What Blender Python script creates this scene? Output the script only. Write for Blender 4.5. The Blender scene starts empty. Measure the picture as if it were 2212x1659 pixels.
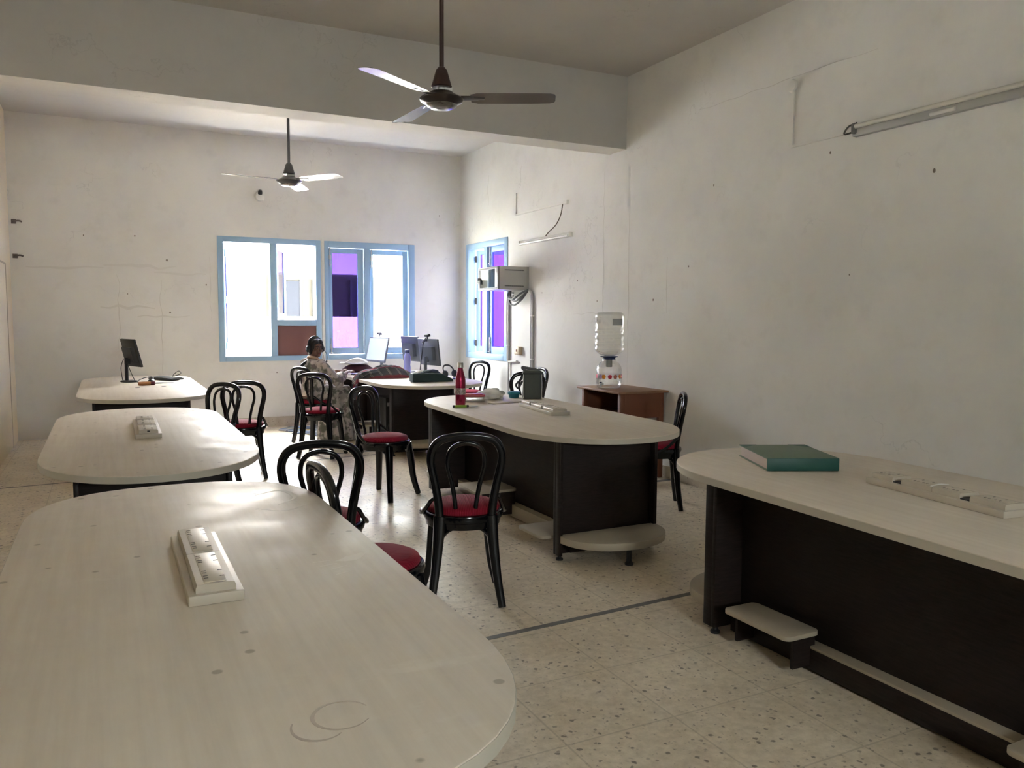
import bpy, bmesh, math, random
from mathutils import Vector, Matrix, Euler, noise
sc = bpy.context.scene
COL = sc.collection
PI = math.pi
random.seed(7)

# ---------------------------------------------------------------- camera, sky, sun, exposure
def camera():
    yaw, pit, rol = math.radians(26.748), math.radians(4.615), math.radians(0.275)
    cy, sy, cp, sp = math.cos(yaw), math.sin(yaw), math.cos(pit), math.sin(pit)
    fwd = Vector((sy*cp, cy*cp, -sp)); r = Vector((cy, -sy, 0)); u = r.cross(fwd)
    c, s = math.cos(rol), math.sin(rol)
    rr = c*r + s*u; uu = -s*r + c*u
    cam = bpy.data.cameras.new('camera'); cam.sensor_fit = 'HORIZONTAL'; cam.sensor_width = 36
    cam.lens = 1738.58/2212*36; cam.clip_start = 0.05; cam.clip_end = 200
    o = bpy.data.objects.new('camera', cam); COL.objects.link(o)
    m = Matrix.Identity(4)
    for i in range(3):
        m[i][0], m[i][1], m[i][2] = rr[i], uu[i], -fwd[i]
    m[2][3] = 1.4377
    o.matrix_world = m
    sc.camera = o
camera()

world = bpy.data.worlds.new('sky'); sc.world = world; world.use_nodes = True
bg = world.node_tree.nodes['Background']
bg.inputs[0].default_value = (1.0, 1.0, 1.0, 1); bg.inputs[1].default_value = 7.5
sun = bpy.data.lights.new('sun', 'SUN'); sun.energy = 16; sun.angle = math.radians(0.6); sun.color = (1, .96, .9)
so = bpy.data.objects.new('sun', sun); COL.objects.link(so)
so.rotation_euler = Vector((-0.10, 1.0, -0.95)).to_track_quat('-Z', 'Y').to_euler()

def portal(name, c, n, w, h):
    l = bpy.data.lights.new(name, 'AREA'); l.shape = 'RECTANGLE'; l.size = w; l.size_y = h
    l.cycles.is_portal = True
    o = bpy.data.objects.new(name, l); COL.objects.link(o); o.location = c
    o.rotation_euler = Vector(n).to_track_quat('-Z', 'Y').to_euler()

vs = sc.view_settings
sc.display_settings.display_device = 'sRGB'
vs.view_transform = 'Standard'; vs.look = 'None'; vs.gamma = 1; vs.use_curve_mapping = False
vs.exposure = 3.85
sc.cycles.max_bounces = 14; sc.cycles.diffuse_bounces = 8; sc.cycles.transparent_max_bounces = 24
sc.cycles.caustics_reflective = False; sc.cycles.caustics_refractive = False
sc.cycles.sample_clamp_indirect = 6

# ---------------------------------------------------------------- room numbers (metres)
XL, XR, XR2 = -0.951, 4.533, 4.626
YB, YF = 10.865, -2.6
BY0, BY1 = 6.57, 6.86
ZC, ZS = 3.75, 3.071
WZ0, WZ1 = 0.875, 2.47
portal('portal_back_left', (1.943, YB+.30, 1.67), (0, -1, 0), 1.31, 1.6)
portal('portal_back_right', (3.285, YB+.30, 1.67), (0, -1, 0), 1.28, 1.6)
portal('portal_right', (XR2+.30, 9.94, 1.68), (-1, 0, 0), 1.32, 1.6)

# ---------------------------------------------------------------- helpers
def NEW(): return bmesh.new()

def _xf(verts, m):
    for v in verts: v.co = m @ v.co

def add_box(bm, c, s, rot=None, bevel=0, seg=2):
    r = bmesh.ops.create_cube(bm, size=1)
    vs_ = r['verts']
    for v in vs_: v.co = Vector((v.co.x*s[0], v.co.y*s[1], v.co.z*s[2]))
    if bevel:
        es = list({e for v in vs_ for e in v.link_edges})
        rr = bmesh.ops.bevel(bm, geom=es, offset=bevel, segments=seg, affect='EDGES', profile=.5)
        vs_ = list({v for f in rr['faces'] for v in f.verts} | {v for v in vs_ if v.is_valid})
    m = Matrix.Translation(c)
    if rot: m = m @ Euler(rot).to_matrix().to_4x4()
    _xf(vs_, m)

def add_bx(bm, x0, x1, y0, y1, z0, z1, bevel=0):
    add_box(bm, ((x0+x1)/2, (y0+y1)/2, (z0+z1)/2), (abs(x1-x0), abs(y1-y0), abs(z1-z0)), None, bevel)

def add_rings(bm, rings, closed=False, cap=True):
    vr = [[bm.verts.new(p) for p in r] for r in rings]
    n = len(vr[0]); m = len(vr)
    for i in range(m if closed else m-1):
        a, b = vr[i], vr[(i+1) % m]
        for j in range(n):
            try: bm.faces.new((a[j], a[(j+1) % n], b[(j+1) % n], b[j]))
            except ValueError: pass
    if cap and not closed:
        bm.faces.new(list(reversed(vr[0]))); bm.faces.new(vr[-1])

def add_lathe(bm, prof, seg=24, m=None, cap=True):
    rings = []
    for r, z in prof:
        ring = [Vector((max(r, 1e-4)*math.cos(2*PI*j/seg), max(r, 1e-4)*math.sin(2*PI*j/seg), z)) for j in range(seg)]
        if m is not None: ring = [m @ p for p in ring]
        rings.append(ring)
    add_rings(bm, rings, cap=cap)

def smooth_path(pts, n=6):
    P = [Vector(p) for p in pts]
    if len(P) < 3: return P
    out = []
    for i in range(len(P)-1):
        p0 = P[i-1] if i else P[0]*2-P[1]
        p1, p2 = P[i], P[i+1]
        p3 = P[i+2] if i+2 < len(P) else P[-1]*2-P[-2]
        for k in range(n):
            t = k/n
            out.append(.5*((2*p1)+(-p0+p2)*t+(2*p0-5*p1+4*p2-p3)*t*t+(-p0+3*p1-3*p2+p3)*t**3))
    out.append(P[-1]); return out

def add_tube(bm, pts, r, seg=8, closed=False, up=None, pw=1.0, smooth=0, cap=True):
    """sweep an ellipse (or a rounded box for pw<1) along pts; r = number, (a,b), or a list of those"""
    P = smooth_path(pts, smooth) if smooth else [Vector(p) for p in pts]
    n = len(P)
    def rad(i):
        if isinstance(r, list):
            t = i/(n-1)*(len(r)-1); k = min(int(t), len(r)-2); f = t-k
            a, b = r[k], r[k+1]
            if not isinstance(a, tuple): a, b = (a, a), (b, b)
            return a[0]*(1-f)+b[0]*f, a[1]*(1-f)+b[1]*f
        return r if isinstance(r, tuple) else (r, r)
    T = []
    for i in range(n):
        a = P[(i-1) % n] if (closed or i > 0) else P[i]
        b = P[(i+1) % n] if (closed or i < n-1) else P[i]
        t = (b-a); T.append(t.normalized() if t.length > 1e-9 else Vector((0, 0, 1)))
    u = Vector(up) if up is not None else (Vector((0, 0, 1)) if abs(T[0].z) < .9 else Vector((0, 1, 0)))
    rings = []
    for i in range(n):
        if up is not None: u = Vector(up)
        x = u.cross(T[i])
        if x.length < 1e-6: x = Vector((1, 0, 0)).cross(T[i])
        x.normalize(); y = T[i].cross(x).normalized(); u = y
        ra, rb = rad(i)
        ring = []
        for j in range(seg):
            a = 2*PI*(j+.5)/seg; c, s = math.cos(a), math.sin(a)
            if pw != 1: c = math.copysign(abs(c)**pw, c); s = math.copysign(abs(s)**pw, s)
            ring.append(P[i]+x*(ra*c)+y*(rb*s))
        rings.append(ring)
    add_rings(bm, rings, closed, cap)

def add_ell(bm, c, r, rot=None, seg=16, rings=10):
    q = bmesh.ops.create_uvsphere(bm, u_segments=seg, v_segments=rings, radius=1)
    m = Matrix.Translation(c)
    if rot: m = m @ Euler(rot).to_matrix().to_4x4()
    m = m @ Matrix.Diagonal((r[0], r[1], r[2], 1))
    _xf(q['verts'], m)

def add_prism(bm, outline, z0, z1, m=None, edge=0.0):
    """vertical prism over a 2D outline, with softened top and bottom edges"""
    n = len(outline)
    O = [Vector((p[0], p[1], 0)) for p in outline]
    N = []
    for i in range(n):
        t = (O[(i+1) % n]-O[i-1]).normalized(); N.append(Vector((t.y, -t.x, 0)))
    lev = [(0, z0), (0, z1)] if not edge else [(edge, z0), (edge*.3, z0+edge*.3), (0, z0+edge), (0, z1-edge), (edge*.3, z1-edge*.3), (edge, z1)]
    rings = []
    for e, z in lev:
        ring = [O[i]-N[i]*e+Vector((0, 0, z)) for i in range(n)]
        if m is not None: ring = [m @ p for p in ring]
        rings.append(ring)
    add_rings(bm, rings)

def rrect(w, d, r, n=5):
    out = []
    for cx, cy, a0 in ((w/2-r, d/2-r, 0), (-w/2+r, d/2-r, PI/2), (-w/2+r, -d/2+r, PI), (w/2-r, -d/2+r, 1.5*PI)):
        for k in range(n+1):
            a = a0+PI/2*k/n; out.append((cx+r*math.cos(a), cy+r*math.sin(a)))
    return out

def obj(name, bm, mat, parent=None, angle=40, loc=None, rot=None, label=None):
    bmesh.ops.recalc_face_normals(bm, faces=bm.faces[:])
    me = bpy.data.meshes.new(name); bm.to_mesh(me); bm.free()
    if mat: me.materials.append(mat)
    for p in me.polygons: p.use_smooth = True
    me.set_sharp_from_angle(angle=math.radians(angle))
    o = bpy.data.objects.new(name, me); COL.objects.link(o)
    if parent: o.parent = parent
    if loc: o.location = loc
    if rot: o.rotation_euler = rot
    if label: o['label'] = label
    return o

def tag(o, label, cat, group=None, kind=None):
    o['label'] = label; o['category'] = cat
    if group: o['group'] = group
    if kind: o['kind'] = kind
    return o

def thing(name, label, cat, loc=(0, 0, 0), rz=0, group=None):
    o = bpy.data.objects.new(name, None); COL.objects.link(o)
    o.empty_display_size = .1
    o.location = loc; o.rotation_euler = (0, 0, rz)
    return tag(o, label, cat, group)

def struct(name, bm, mat, label=None, parent=None, angle=30):
    o = obj(name, bm, mat, parent, angle)
    if parent is None:
        o['kind'] = 'structure'
        if label: o['label'] = label
    return o

def dup(root, loc, rz, label):
    r = root.copy(); COL.objects.link(r); r.location = loc; r.rotation_euler = (0, 0, rz); r['label'] = label
    for ch in list(root.children):
        c = ch.copy(); COL.objects.link(c); c.parent = r
        for g in list(ch.children):
            d = g.copy(); COL.objects.link(d); d.parent = c
    return r

# ---------------------------------------------------------------- materials
def M(name, col, rough=.5, metal=0, spec=.5, coat=0, trans=0, emit=None):
    m = bpy.data.materials.new(name); m.use_nodes = True
    b = m.node_tree.nodes['Principled BSDF']
    b.inputs['Base Color'].default_value = (*col, 1); b.inputs['Roughness'].default_value = rough
    b.inputs['Metallic'].default_value = metal; b.inputs['Specular IOR Level'].default_value = spec
    if coat: b.inputs['Coat Weight'].default_value = coat; b.inputs['Coat Roughness'].default_value = .08
    if trans: b.inputs['Transmission Weight'].default_value = trans
    if emit: b.inputs['Emission Color'].default_value = (*emit[0], 1); b.inputs['Emission Strength'].default_value = emit[1]
    return m

class NT:
    def __init__(s, m): s.t = m.node_tree; s.b = s.t.nodes['Principled BSDF']
    def n(s, typ, **kw):
        x = s.t.nodes.new(typ)
        for k, v in kw.items():
            if k in x.inputs and not hasattr(x, k): x.inputs[k].default_value = v
            else: setattr(x, k, v)
        return x
    def l(s, a, b): s.t.links.new(a, b)
    def coord(s, scale=(1, 1, 1), rot=(0, 0, 0), src='Object'):
        tc = s.n('ShaderNodeTexCoord'); mp = s.n('ShaderNodeMapping')
        mp.inputs['Scale'].default_value = scale; mp.inputs['Rotation'].default_value = rot
        s.l(tc.outputs[src], mp.inputs['Vector']); return mp.outputs['Vector']
    def noise(s, vec, scale, detail=4, rough=.55):
        x = s.n('ShaderNodeTexNoise'); x.inputs['Scale'].default_value = scale
        x.inputs['Detail'].default_value = detail; x.inputs['Roughness'].default_value = rough
        s.l(vec, x.inputs['Vector']); return x.outputs['Fac']
    def ramp(s, fac, stops):
        r = s.n('ShaderNodeValToRGB'); e = r.color_ramp.elements
        while len(e) < len(stops): e.new(.5)
        for i, (p, c) in enumerate(stops):
            e[i].position = p; e[i].color = (c, c, c, 1) if isinstance(c, (int, float)) else (*c, 1)
        s.l(fac, r.inputs['Fac']); return r.outputs['Color']
    def mix(s, fac, a, b, blend='MIX'):
        x = s.n('ShaderNodeMix', data_type='RGBA', blend_type=blend)
        for v, i in ((fac, 0), (a, 6), (b, 7)):
            if hasattr(v, 'links'): s.l(v, x.inputs[i])
            else: x.inputs[i].default_value = v if isinstance(v, (int, float)) else (*v, 1)
        return x.outputs[2]
    def math(s, op, a, b=0):
        x = s.n('ShaderNodeMath', operation=op)
        for v, i in ((a, 0), (b, 1)):
            if hasattr(v, 'links'): s.l(v, x.inputs[i])
            else: x.inputs[i].default_value = v
        return x.outputs[0]
    def bump(s, h, strength=.2, dist=.01):
        x = s.n('ShaderNodeBump'); x.inputs['Strength'].default_value = strength; x.inputs['Distance'].default_value = dist
        s.l(h, x.inputs['Height']); s.l(x.outputs[0], s.b.inputs['Normal'])
    def col(s, c): s.l(c, s.b.inputs['Base Color'])
    def rough(s, c): s.l(c, s.b.inputs['Roughness'])

def wall_mat(name, base, dirt):
    m = M(name, base, .75, spec=.25); t = NT(m)
    v = t.coord()
    a = t.noise(v, .9, 5, .6); b = t.noise(v, 5, 4, .6)
    f = t.ramp(a, [(.42, 0), (.66, 1)]); g = t.ramp(b, [(.56, 0), (.74, 1)])
    c = t.mix(t.math('MULTIPLY', f, .30), base, dirt)
    c = t.mix(t.math('MULTIPLY', g, .22), c, dirt)
    w = t.n('ShaderNodeTexVoronoi', feature='DISTANCE_TO_EDGE'); w.inputs['Scale'].default_value = .55
    wv = t.n('ShaderNodeVectorMath', operation='ADD'); nz = t.n('ShaderNodeTexNoise'); nz.inputs['Scale'].default_value = 3; nz.inputs['Detail'].default_value = 6
    t.l(v, nz.inputs['Vector']); t.l(v, wv.inputs[0]); t.l(nz.outputs['Color'], wv.inputs[1]); t.l(wv.outputs[0], w.inputs['Vector'])
    crack = t.ramp(w.outputs['Distance'], [(.0, 1), (.004, 0)])
    brk = t.ramp(t.noise(v, 1.3, 2), [(.5, 0), (.6, 1)])
    c = t.mix(t.math('MULTIPLY', t.math('MULTIPLY', crack, brk), .22), c, tuple(x*.5 for x in dirt))
    t.col(c); t.bump(t.math('ADD', a, t.math('MULTIPLY', b, .3)), .25, .012)
    return m
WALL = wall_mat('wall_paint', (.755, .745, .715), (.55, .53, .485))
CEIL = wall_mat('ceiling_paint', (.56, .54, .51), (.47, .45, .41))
CREAM = wall_mat('cream_partition', (.78, .68, .52), (.62, .53, .40))

def floor_mat():
    m = M('terrazzo_tiles', (.5, .44, .34), .42, spec=.4); t = NT(m)
    v = t.coord()
    blot = t.ramp(t.noise(v, 2.2, 5, .6), [(.35, (.69, .60, .465)), (.65, (.79, .705, .57))])
    fine = t.ramp(t.noise(v, 24, 4, .7), [(.35, (.82, .80, .77)), (.7, (1.06, 1.06, 1.06))])
    c = t.mix(1.0, blot, fine, 'MULTIPLY')
    def chips(scale, lo, hi, keep, colr, amt):
        nonlocal c
        vo = t.n('ShaderNodeTexVoronoi'); vo.inputs['Scale'].default_value = scale
        wn = t.n('ShaderNodeTexNoise'); wn.inputs['Scale'].default_value = scale*1.7; wn.inputs['Detail'].default_value = 2
        t.l(v, wn.inputs['Vector'])
        add = t.n('ShaderNodeVectorMath', operation='MULTIPLY_ADD'); add.inputs[1].default_value = (.022, .022, 0)
        t.l(wn.outputs['Color'], add.inputs[0]); t.l(v, add.inputs[2]); t.l(add.outputs[0], vo.inputs['Vector'])
        d = t.ramp(vo.outputs['Distance'], [(lo, 1), (hi, 0)])
        sep = t.n('ShaderNodeSeparateColor'); t.l(vo.outputs['Color'], sep.inputs[0])
        k = t.ramp(sep.outputs[0], [(keep, 1), (keep+.02, 0)])
        fac = t.math('MULTIPLY', t.math('MULTIPLY', d, k), amt)
        c = t.mix(fac, c, colr)
    chips(24, .17, .24, .32, (.15, .12, .095), .8)
    chips(42, .20, .29, .26, (.21, .17, .135), .7)
    chips(70, .25, .36, .22, (.38, .31, .24), .45)
    br = t.n('ShaderNodeTexBrick'); br.offset = 0; br.inputs['Scale'].default_value = 1
    br.inputs['Mortar Size'].default_value = .004; br.inputs['Brick Width'].default_value = .45; br.inputs['Row Height'].default_value = .45
    t.l(v, br.inputs['Vector'])
    c = t.mix(t.math('MULTIPLY', br.outputs['Fac'], .35), c, (.30, .25, .18))
    t.col(c)
    t.rough(t.ramp(t.noise(v, 3, 4), [(.3, .36), (.7, .55)]))
    return m
FLOOR = floor_mat()
JOINT = M('floor_joint', (.16, .15, .14), .6)

def skirt_mat():
    m = M('terrazzo_skirting', (.5, .44, .36), .5); t = NT(m); v = t.coord()
    c = t.ramp(t.noise(v, 9, 4, .65), [(.3, (.45, .39, .30)), (.7, (.60, .54, .46))])
    vo = t.n('ShaderNodeTexVoronoi'); vo.inputs['Scale'].default_value = 30; t.l(v, vo.inputs['Vector'])
    c = t.mix(t.math('MULTIPLY', t.ramp(vo.outputs['Distance'], [(.14, 1), (.2, 0)]), .6), c, (.2, .15, .11))
    br = t.n('ShaderNodeTexBrick'); br.offset = 0; br.inputs['Scale'].default_value = 1; br.inputs['Mortar Size'].default_value = .004
    br.inputs['Brick Width'].default_value = .45; br.inputs['Row Height'].default_value = 5
    t.l(v, br.inputs['Vector']); c = t.mix(t.math('MULTIPLY', br.outputs['Fac'], .5), c, (.2, .16, .12))
    t.col(c); return m
SKIRT = skirt_mat()

def laminate(name, stains):
    m = M(name, (.5, .45, .37), .5, spec=.22); t = NT(m); v = t.coord()
    vg = t.coord((26, 1.1, 1))
    g = t.noise(vg, 1.6, 6, .6)
    c = t.ramp(g, [(.3, (.62, .555, .47)), (.5, (.655, .59, .505)), (.72, (.685, .625, .54))])
    a = t.noise(v, 2.3, 5, .65)
    c = t.mix(t.math('MULTIPLY', t.ramp(a, [(.45, 0), (.7, 1)]), .28), c, (.54, .47, .39))
    if stains:
        vo = t.n('ShaderNodeTexVoronoi'); vo.inputs['Scale'].default_value = 11; t.l(v, vo.inputs['Vector'])
        sep = t.n('ShaderNodeSeparateColor'); t.l(vo.outputs['Color'], sep.inputs[0])
        k = t.math('MULTIPLY', t.ramp(vo.outputs['Distance'], [(.10, 1), (.14, 0)]), t.ramp(sep.outputs[1], [(.40, 1), (.42, 0)]))
        c = t.mix(t.math('MULTIPLY', k, .55), c, (.22, .18, .14))
        vs_ = t.coord((2.2, 6, 1), (0, 0, .5))
        sw = t.math('MULTIPLY', t.ramp(t.noise(vs_, 1.6, 7, .7), [(.55, 0), (.68, 1)]), t.ramp(t.noise(v, 1.4, 2), [(.48, 0), (.6, 1)]))
        c = t.mix(t.math('MULTIPLY', sw, .45), c, (.74, .69, .61))
    t.col(c)
    t.rough(t.ramp(t.noise(v, 4, 5, .7), [(.35, .45), (.65, .66)]))
    return m
TOP = laminate('pale_wood_laminate', False)
TOPD = laminate('dusty_pale_wood_laminate', True)
EDGE = M('edge_band', (.50, .47, .40), .45)
SHELF = M('beige_board', (.42, .37, .29), .5)
RAWB = M('raw_board_edge', (.33, .18, .09), .7)
def wenge():
    m = M('dark_wenge_laminate', (.02, .014, .012), .45, spec=.18); t = NT(m); v = t.coord((4, 4, 40), (0, 0, 0))
    c = t.ramp(t.noise(v, 3, 4, .6), [(.3, (.014, .0095, .0085)), (.7, (.025, .0175, .0155))]); t.col(c); return m
WENGE = wenge()
BLACKP = M('black_gloss_plastic', (.004, .0045, .006), .15, spec=.42)
def redfab():
    m = M('red_upholstery', (.24, .012, .026), .85, spec=.1); t = NT(m); v = t.coord()
    w = t.n('ShaderNodeTexWave'); w.inputs['Scale'].default_value = 38; w.inputs['Distortion'].default_value = .6; t.l(v, w.inputs['Vector'])
    c = t.ramp(w.outputs['Fac'], [(.2, (.20, .008, .02)), (.8, (.28, .013, .034))]); t.col(c)
    m.node_tree.nodes['Principled BSDF'].inputs['Sheen Weight'].default_value = .05
    t.bump(w.outputs['Fac'], .4, .003); return m
RED = redfab()
BLUEF = M('pale_blue_paint', (.33, .50, .68), .45)
def glass(name, tint, refl=.07, rough=0.0):
    m = bpy.data.materials.new(name); m.use_nodes = True; t = m.node_tree; t.nodes.clear()
    o = t.nodes.new('ShaderNodeOutputMaterial'); mx = t.nodes.new('ShaderNodeMixShader'); mx.inputs[0].default_value = refl
    tr = t.nodes.new('ShaderNodeBsdfTransparent'); tr.inputs[0].default_value = (*tint, 1)
    gl = t.nodes.new('ShaderNodeBsdfGlossy'); gl.inputs['Roughness'].default_value = rough
    t.links.new(tr.outputs[0], mx.inputs[1]); t.links.new(gl.outputs[0], mx.inputs[2]); t.links.new(mx.outputs[0], o.inputs[0])
    return m
CLEAR = glass('clear_glass', (.93, .96, .95))
VIOLET = glass('violet_film_glass', (.128, .098, .252), .06)
VIOLET2 = glass('violet_lane_glass', (.42, .32, .90), .05)
def plastic_clear(name, tint, refl):
    m = glass(name, tint, refl, .08); t = m.node_tree
    mx = [n for n in t.nodes if n.type == 'MIX_SHADER'][0]
    lw = t.nodes.new('ShaderNodeLayerWeight'); lw.inputs[0].default_value = .35
    mm = t.nodes.new('ShaderNodeMath'); mm.operation = 'MULTIPLY_ADD'; mm.inputs[1].default_value = .75; mm.inputs[2].default_value = refl
    t.links.new(lw.outputs['Facing'], mm.inputs[0]); t.links.new(mm.outputs[0], mx.inputs[0])
    return m
STEEL = M('brushed_steel', (.62, .62, .62), .28, 1)
WHITEP = M('white_plastic', (.72, .71, .67), .4)
DUSTYP = M('dusty_ivory_plastic', (.50, .45, .375), .5)
GREYP = M('grey_pvc', (.48, .48, .48), .5)
DARK = M('dark_gap', (.01, .01, .012), .6)
BLKM = M('matt_black_plastic', (.018, .019, .021), .45)
GREYM = M('light_grey_steel', (.42, .42, .40), .45)
BROWN = M('brown_varnished_wood', (.18, .06, .027), .45)
BROWNT = M('worn_brown_wood', (.25, .13, .07), .5)
# ---------------------------------------------------------------- the room
def quad_wall(bm, axis, at, thick, a0, a1, z0, z1, holes):
    """wall slab with rectangular holes; axis 'y': plane y=at spanning x; 'x': plane x=at spanning y; thick may be negative"""
    As = sorted({a0, a1, *[h[0] for h in holes], *[h[1] for h in holes]})
    Zs = sorted({z0, z1, *[h[2] for h in holes], *[h[3] for h in holes]})
    for i in range(len(As)-1):
        for k in range(len(Zs)-1):
            am, zm = (As[i]+As[i+1])/2, (Zs[k]+Zs[k+1])/2
            if any(h[0] < am < h[1] and h[2] < zm < h[3] for h in holes): continue
            lo, hi = min(at, at+thick), max(at, at+thick)
            if axis == 'y': add_bx(bm, As[i], As[i+1], lo, hi, Zs[k], Zs[k+1])
            else: add_bx(bm, lo, hi, As[i], As[i+1], Zs[k], Zs[k+1])
    bmesh.ops.remove_doubles(bm, verts=bm.verts[:], dist=1e-5)
    inner = [f for f in bm.faces if all(len(e.link_faces) > 2 for e in f.edges)]
    seen = {}
    for f in bm.faces: seen.setdefault(tuple(sorted(v.index for v in f.verts)), []).append(f)
    bm.verts.index_update(); seen = {}
    for f in bm.faces: seen.setdefault(tuple(sorted(v.index for v in f.verts)), []).append(f)
    dele = [f for fs in seen.values() if len(fs) > 1 for f in fs]
    bmesh.ops.delete(bm, geom=dele, context='FACES')

W1 = (1.30, 2.586, WZ0+.005, WZ1-.005); W2 = (2.66, 3.912, WZ0+.005, WZ1-.005); W3 = (9.32, 10.62, WZ0+.02, WZ1+.01)
W_FILL = (0.7, 1.5, 1.75, 2.4)
b = NEW(); quad_wall(b, 'y', YB, .24, XL-.2, XR2+.24, 0, ZC, [W1, W2]); struct('wall_back', b, WALL, 'long whitewashed back wall with two blue windows')
b = NEW(); quad_wall(b, 'x', XR2, .24, BY1-.03, YB, 0, ZC, [W3])
add_bx(b, XR, XR+.333, YF, BY1-.03, 0, ZC); struct('wall_right', b, WALL, 'whitewashed right wall with one blue window at its far end')
b = NEW(); add_bx(b, XL-.2, XL, YF, YB, 0, ZC); wl = struct('wall_left', b, CREAM, 'cream left wall at the edge of the photo')
b = NEW(); add_bx(b, XL-.001, XL+.004, 10.30, 10.335, 0, 2.01); add_bx(b, XL-.001, XL+.004, 4, 10.335, 2.0, 2.02)
struct('panel_seam', b, M('cream_seam', (.45, .37, .27), .7), parent=wl)
b = NEW(); quad_wall(b, 'y', YF, -.24, XL-.2, XR+.333, 0, ZC, [W_FILL]); struct('wall_front', b, WALL, 'wall behind the camera with a window added for fill light')
b = NEW(); add_bx(b, XL-.2, XR2+.24, YF-2.6, YB+.9, ZC, ZC+.18); struct('ceiling', b, CEIL, 'off-white plastered ceiling')  # runs past the rear wall to keep sun out of the added window
b = NEW(); add_bx(b, XL-.2, XR2+.24, YF-2.6, YB+.24, -.2, 0); struct('floor', b, FLOOR, 'cream terrazzo floor with dark chips')
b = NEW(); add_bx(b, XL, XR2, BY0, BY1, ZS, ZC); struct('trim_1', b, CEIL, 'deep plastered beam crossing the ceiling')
b = NEW(); add_bx(b, .45, XR2, YB-.016, YB, 0, .135); struct('baseboard_back', b, SKIRT, 'terrazzo skirting below the back windows')
b = NEW(); add_bx(b, XR-.015, XR, YF, BY1-.03, 0, .11); add_bx(b, XR2-.015, XR2, BY1-.03, YB-.016, 0, .11); struct('baseboard_right', b, SKIRT, 'terrazzo skirting along the right wall')
def strip(n, p, q, w):
    b = NEW(); a, c = Vector(p), Vector(q); d = (c-a).normalized(); s = Vector((-d.y, d.x, 0))*w/2
    add_rings(b, [[a+s, a-s, a-s+Vector((0, 0, .0015)), a+s+Vector((0, 0, .0015))], [c+s, c-s, c-s+Vector((0, 0, .0015)), c+s+Vector((0, 0, .0015))]])
    struct('trim_%d' % n, b, JOINT, 'dark joint strip let into the floor')
strip(2, (0.9, 3.16, 0), (4.51, 3.38, 0), .035)
strip(3, (-.95, 7.86, 0), (2.6, 8.20, 0), .022)
strip(4, (1.1, 8.36, 0), (2.6, 8.42, 0), .05)
strip(5, (3.9, 5.72, 0), (4.51, 5.76, 0), .06)
# vertical wire casing between the two back windows
b = NEW(); add_bx(b, 2.612, 2.640, YB-.016, YB, .85, 2.50)
o = obj('wire_casing', b, WHITEP); tag(o, 'thin white wire casing running up between the two back windows', 'wire casing')

# wall marks: chipped plaster, cracks and nail holes
def wall_marks(parent, name, mat, items, axis, at):
    for pts, r in items:
        b = NEW()
        if axis == 'y': P = [(x, at-.0008, z) for x, z in pts]; up = (0, 1, 0)
        else: P = [(at-.0008, y, z) for y, z in pts]; up = (1, 0, 0)
        add_tube(b, P, [(r*.4, .0006), (r, .0006), (r*.3, .0006)], 6, up=up, smooth=4)
        obj(name, b, mat, parent)
CRK = M('plaster_crack', (.58, .56, .52), .9); STN = M('damp_stain', (.66, .645, .605), .9)
wb, wr = bpy.data.objects['wall_back'], bpy.data.objects['wall_right']
def zig(a, z, n, s, seed, vert=True, step=.1):
    rnd = random.Random(seed); out = []
    for i in range(n):
        out.append((a+rnd.uniform(-s, s), z-i*step) if vert else (a+i*step, z+rnd.uniform(-s, s)))
    return out
wall_marks(wb, 'wall_crack', CRK, [(zig(.15, 1.95, 10, .02, 1), .004), (zig(.62, 1.9, 14, .012, 2), .004), (zig(1.2, 2.2, 9, .01, 3), .003)], 'y', YB)
wall_marks(wb, 'damp_stain', STN, [(zig(-.8, 2.02, 9, .015, 4, False), .018), (zig(.0, 2.05, 9, .02, 5, False), .025), (zig(.55, 1.98, 7, .015, 6, False), .018),
                                   (zig(-.05, 1.57, 7, .03, 7, False), .02), (zig(.35, 1.45, 7, .01, 8, False), .012)], 'y', YB)
wall_marks(wr, 'wall_crack', CRK, [(zig(7.09, 2.95, 18, .01, 9), .003), (zig(6.95, 1.5, 10, .012, 10, False, .08), .003), (zig(9.9, 3.35, 5, .05, 11), .005), (zig(8.95, 3.35, 4, .05, 13), .004)], 'x', XR2)
wall_marks(wr, 'wall_crack', CRK, [(zig(6.5, 2.9, 22, .006, 12), .004), (zig(5.9, 2.0, 6, .006, 14), .003), (zig(5.5, 3.2, 12, .006, 15, False, -.16), .003)], 'x', XR)
HOLE = M('nail_hole', (.22, .18, .15), .9)
def nail_holes(par, axis, at, pts):
    for a, z, r in pts:
        b = NEW()
        if axis == 'x': add_ell(b, (at, a, z), (.002, r*.6, r*.9), seg=8, rings=6)
        else: add_ell(b, (a, at, z), (r*.7, .002, r*.9), seg=8, rings=6)
        obj('nail_hole', b, HOLE, par)
nail_holes(wr, 'x', XR2, [(7.6, 1.86, .012), (8.4, 1.75, .01), (8.7, 1.6, .008), (7.2, 1.63, .012)])
nail_holes(wr, 'x', XR, [(6.1, 1.62, .014), (4.1, 2.6, .012), (5.3, 2.55, .012), (3.3, 2.35, .016), (5.6, 1.9, .01), (3.9, 1.75, .008)])
nail_holes(wb, 'y', YB, [(.35, 2.42, .012), (.7, 2.14, .016), (-.2, 2.4, .01), (.72, 1.5, .014), (1.15, 1.85, .012), (2.0, .72, .01), (2.2, .70, .01), (1.1, .5, .01), (4.3, 2.9, .01), (.25, 1.72, .008)])

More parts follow.
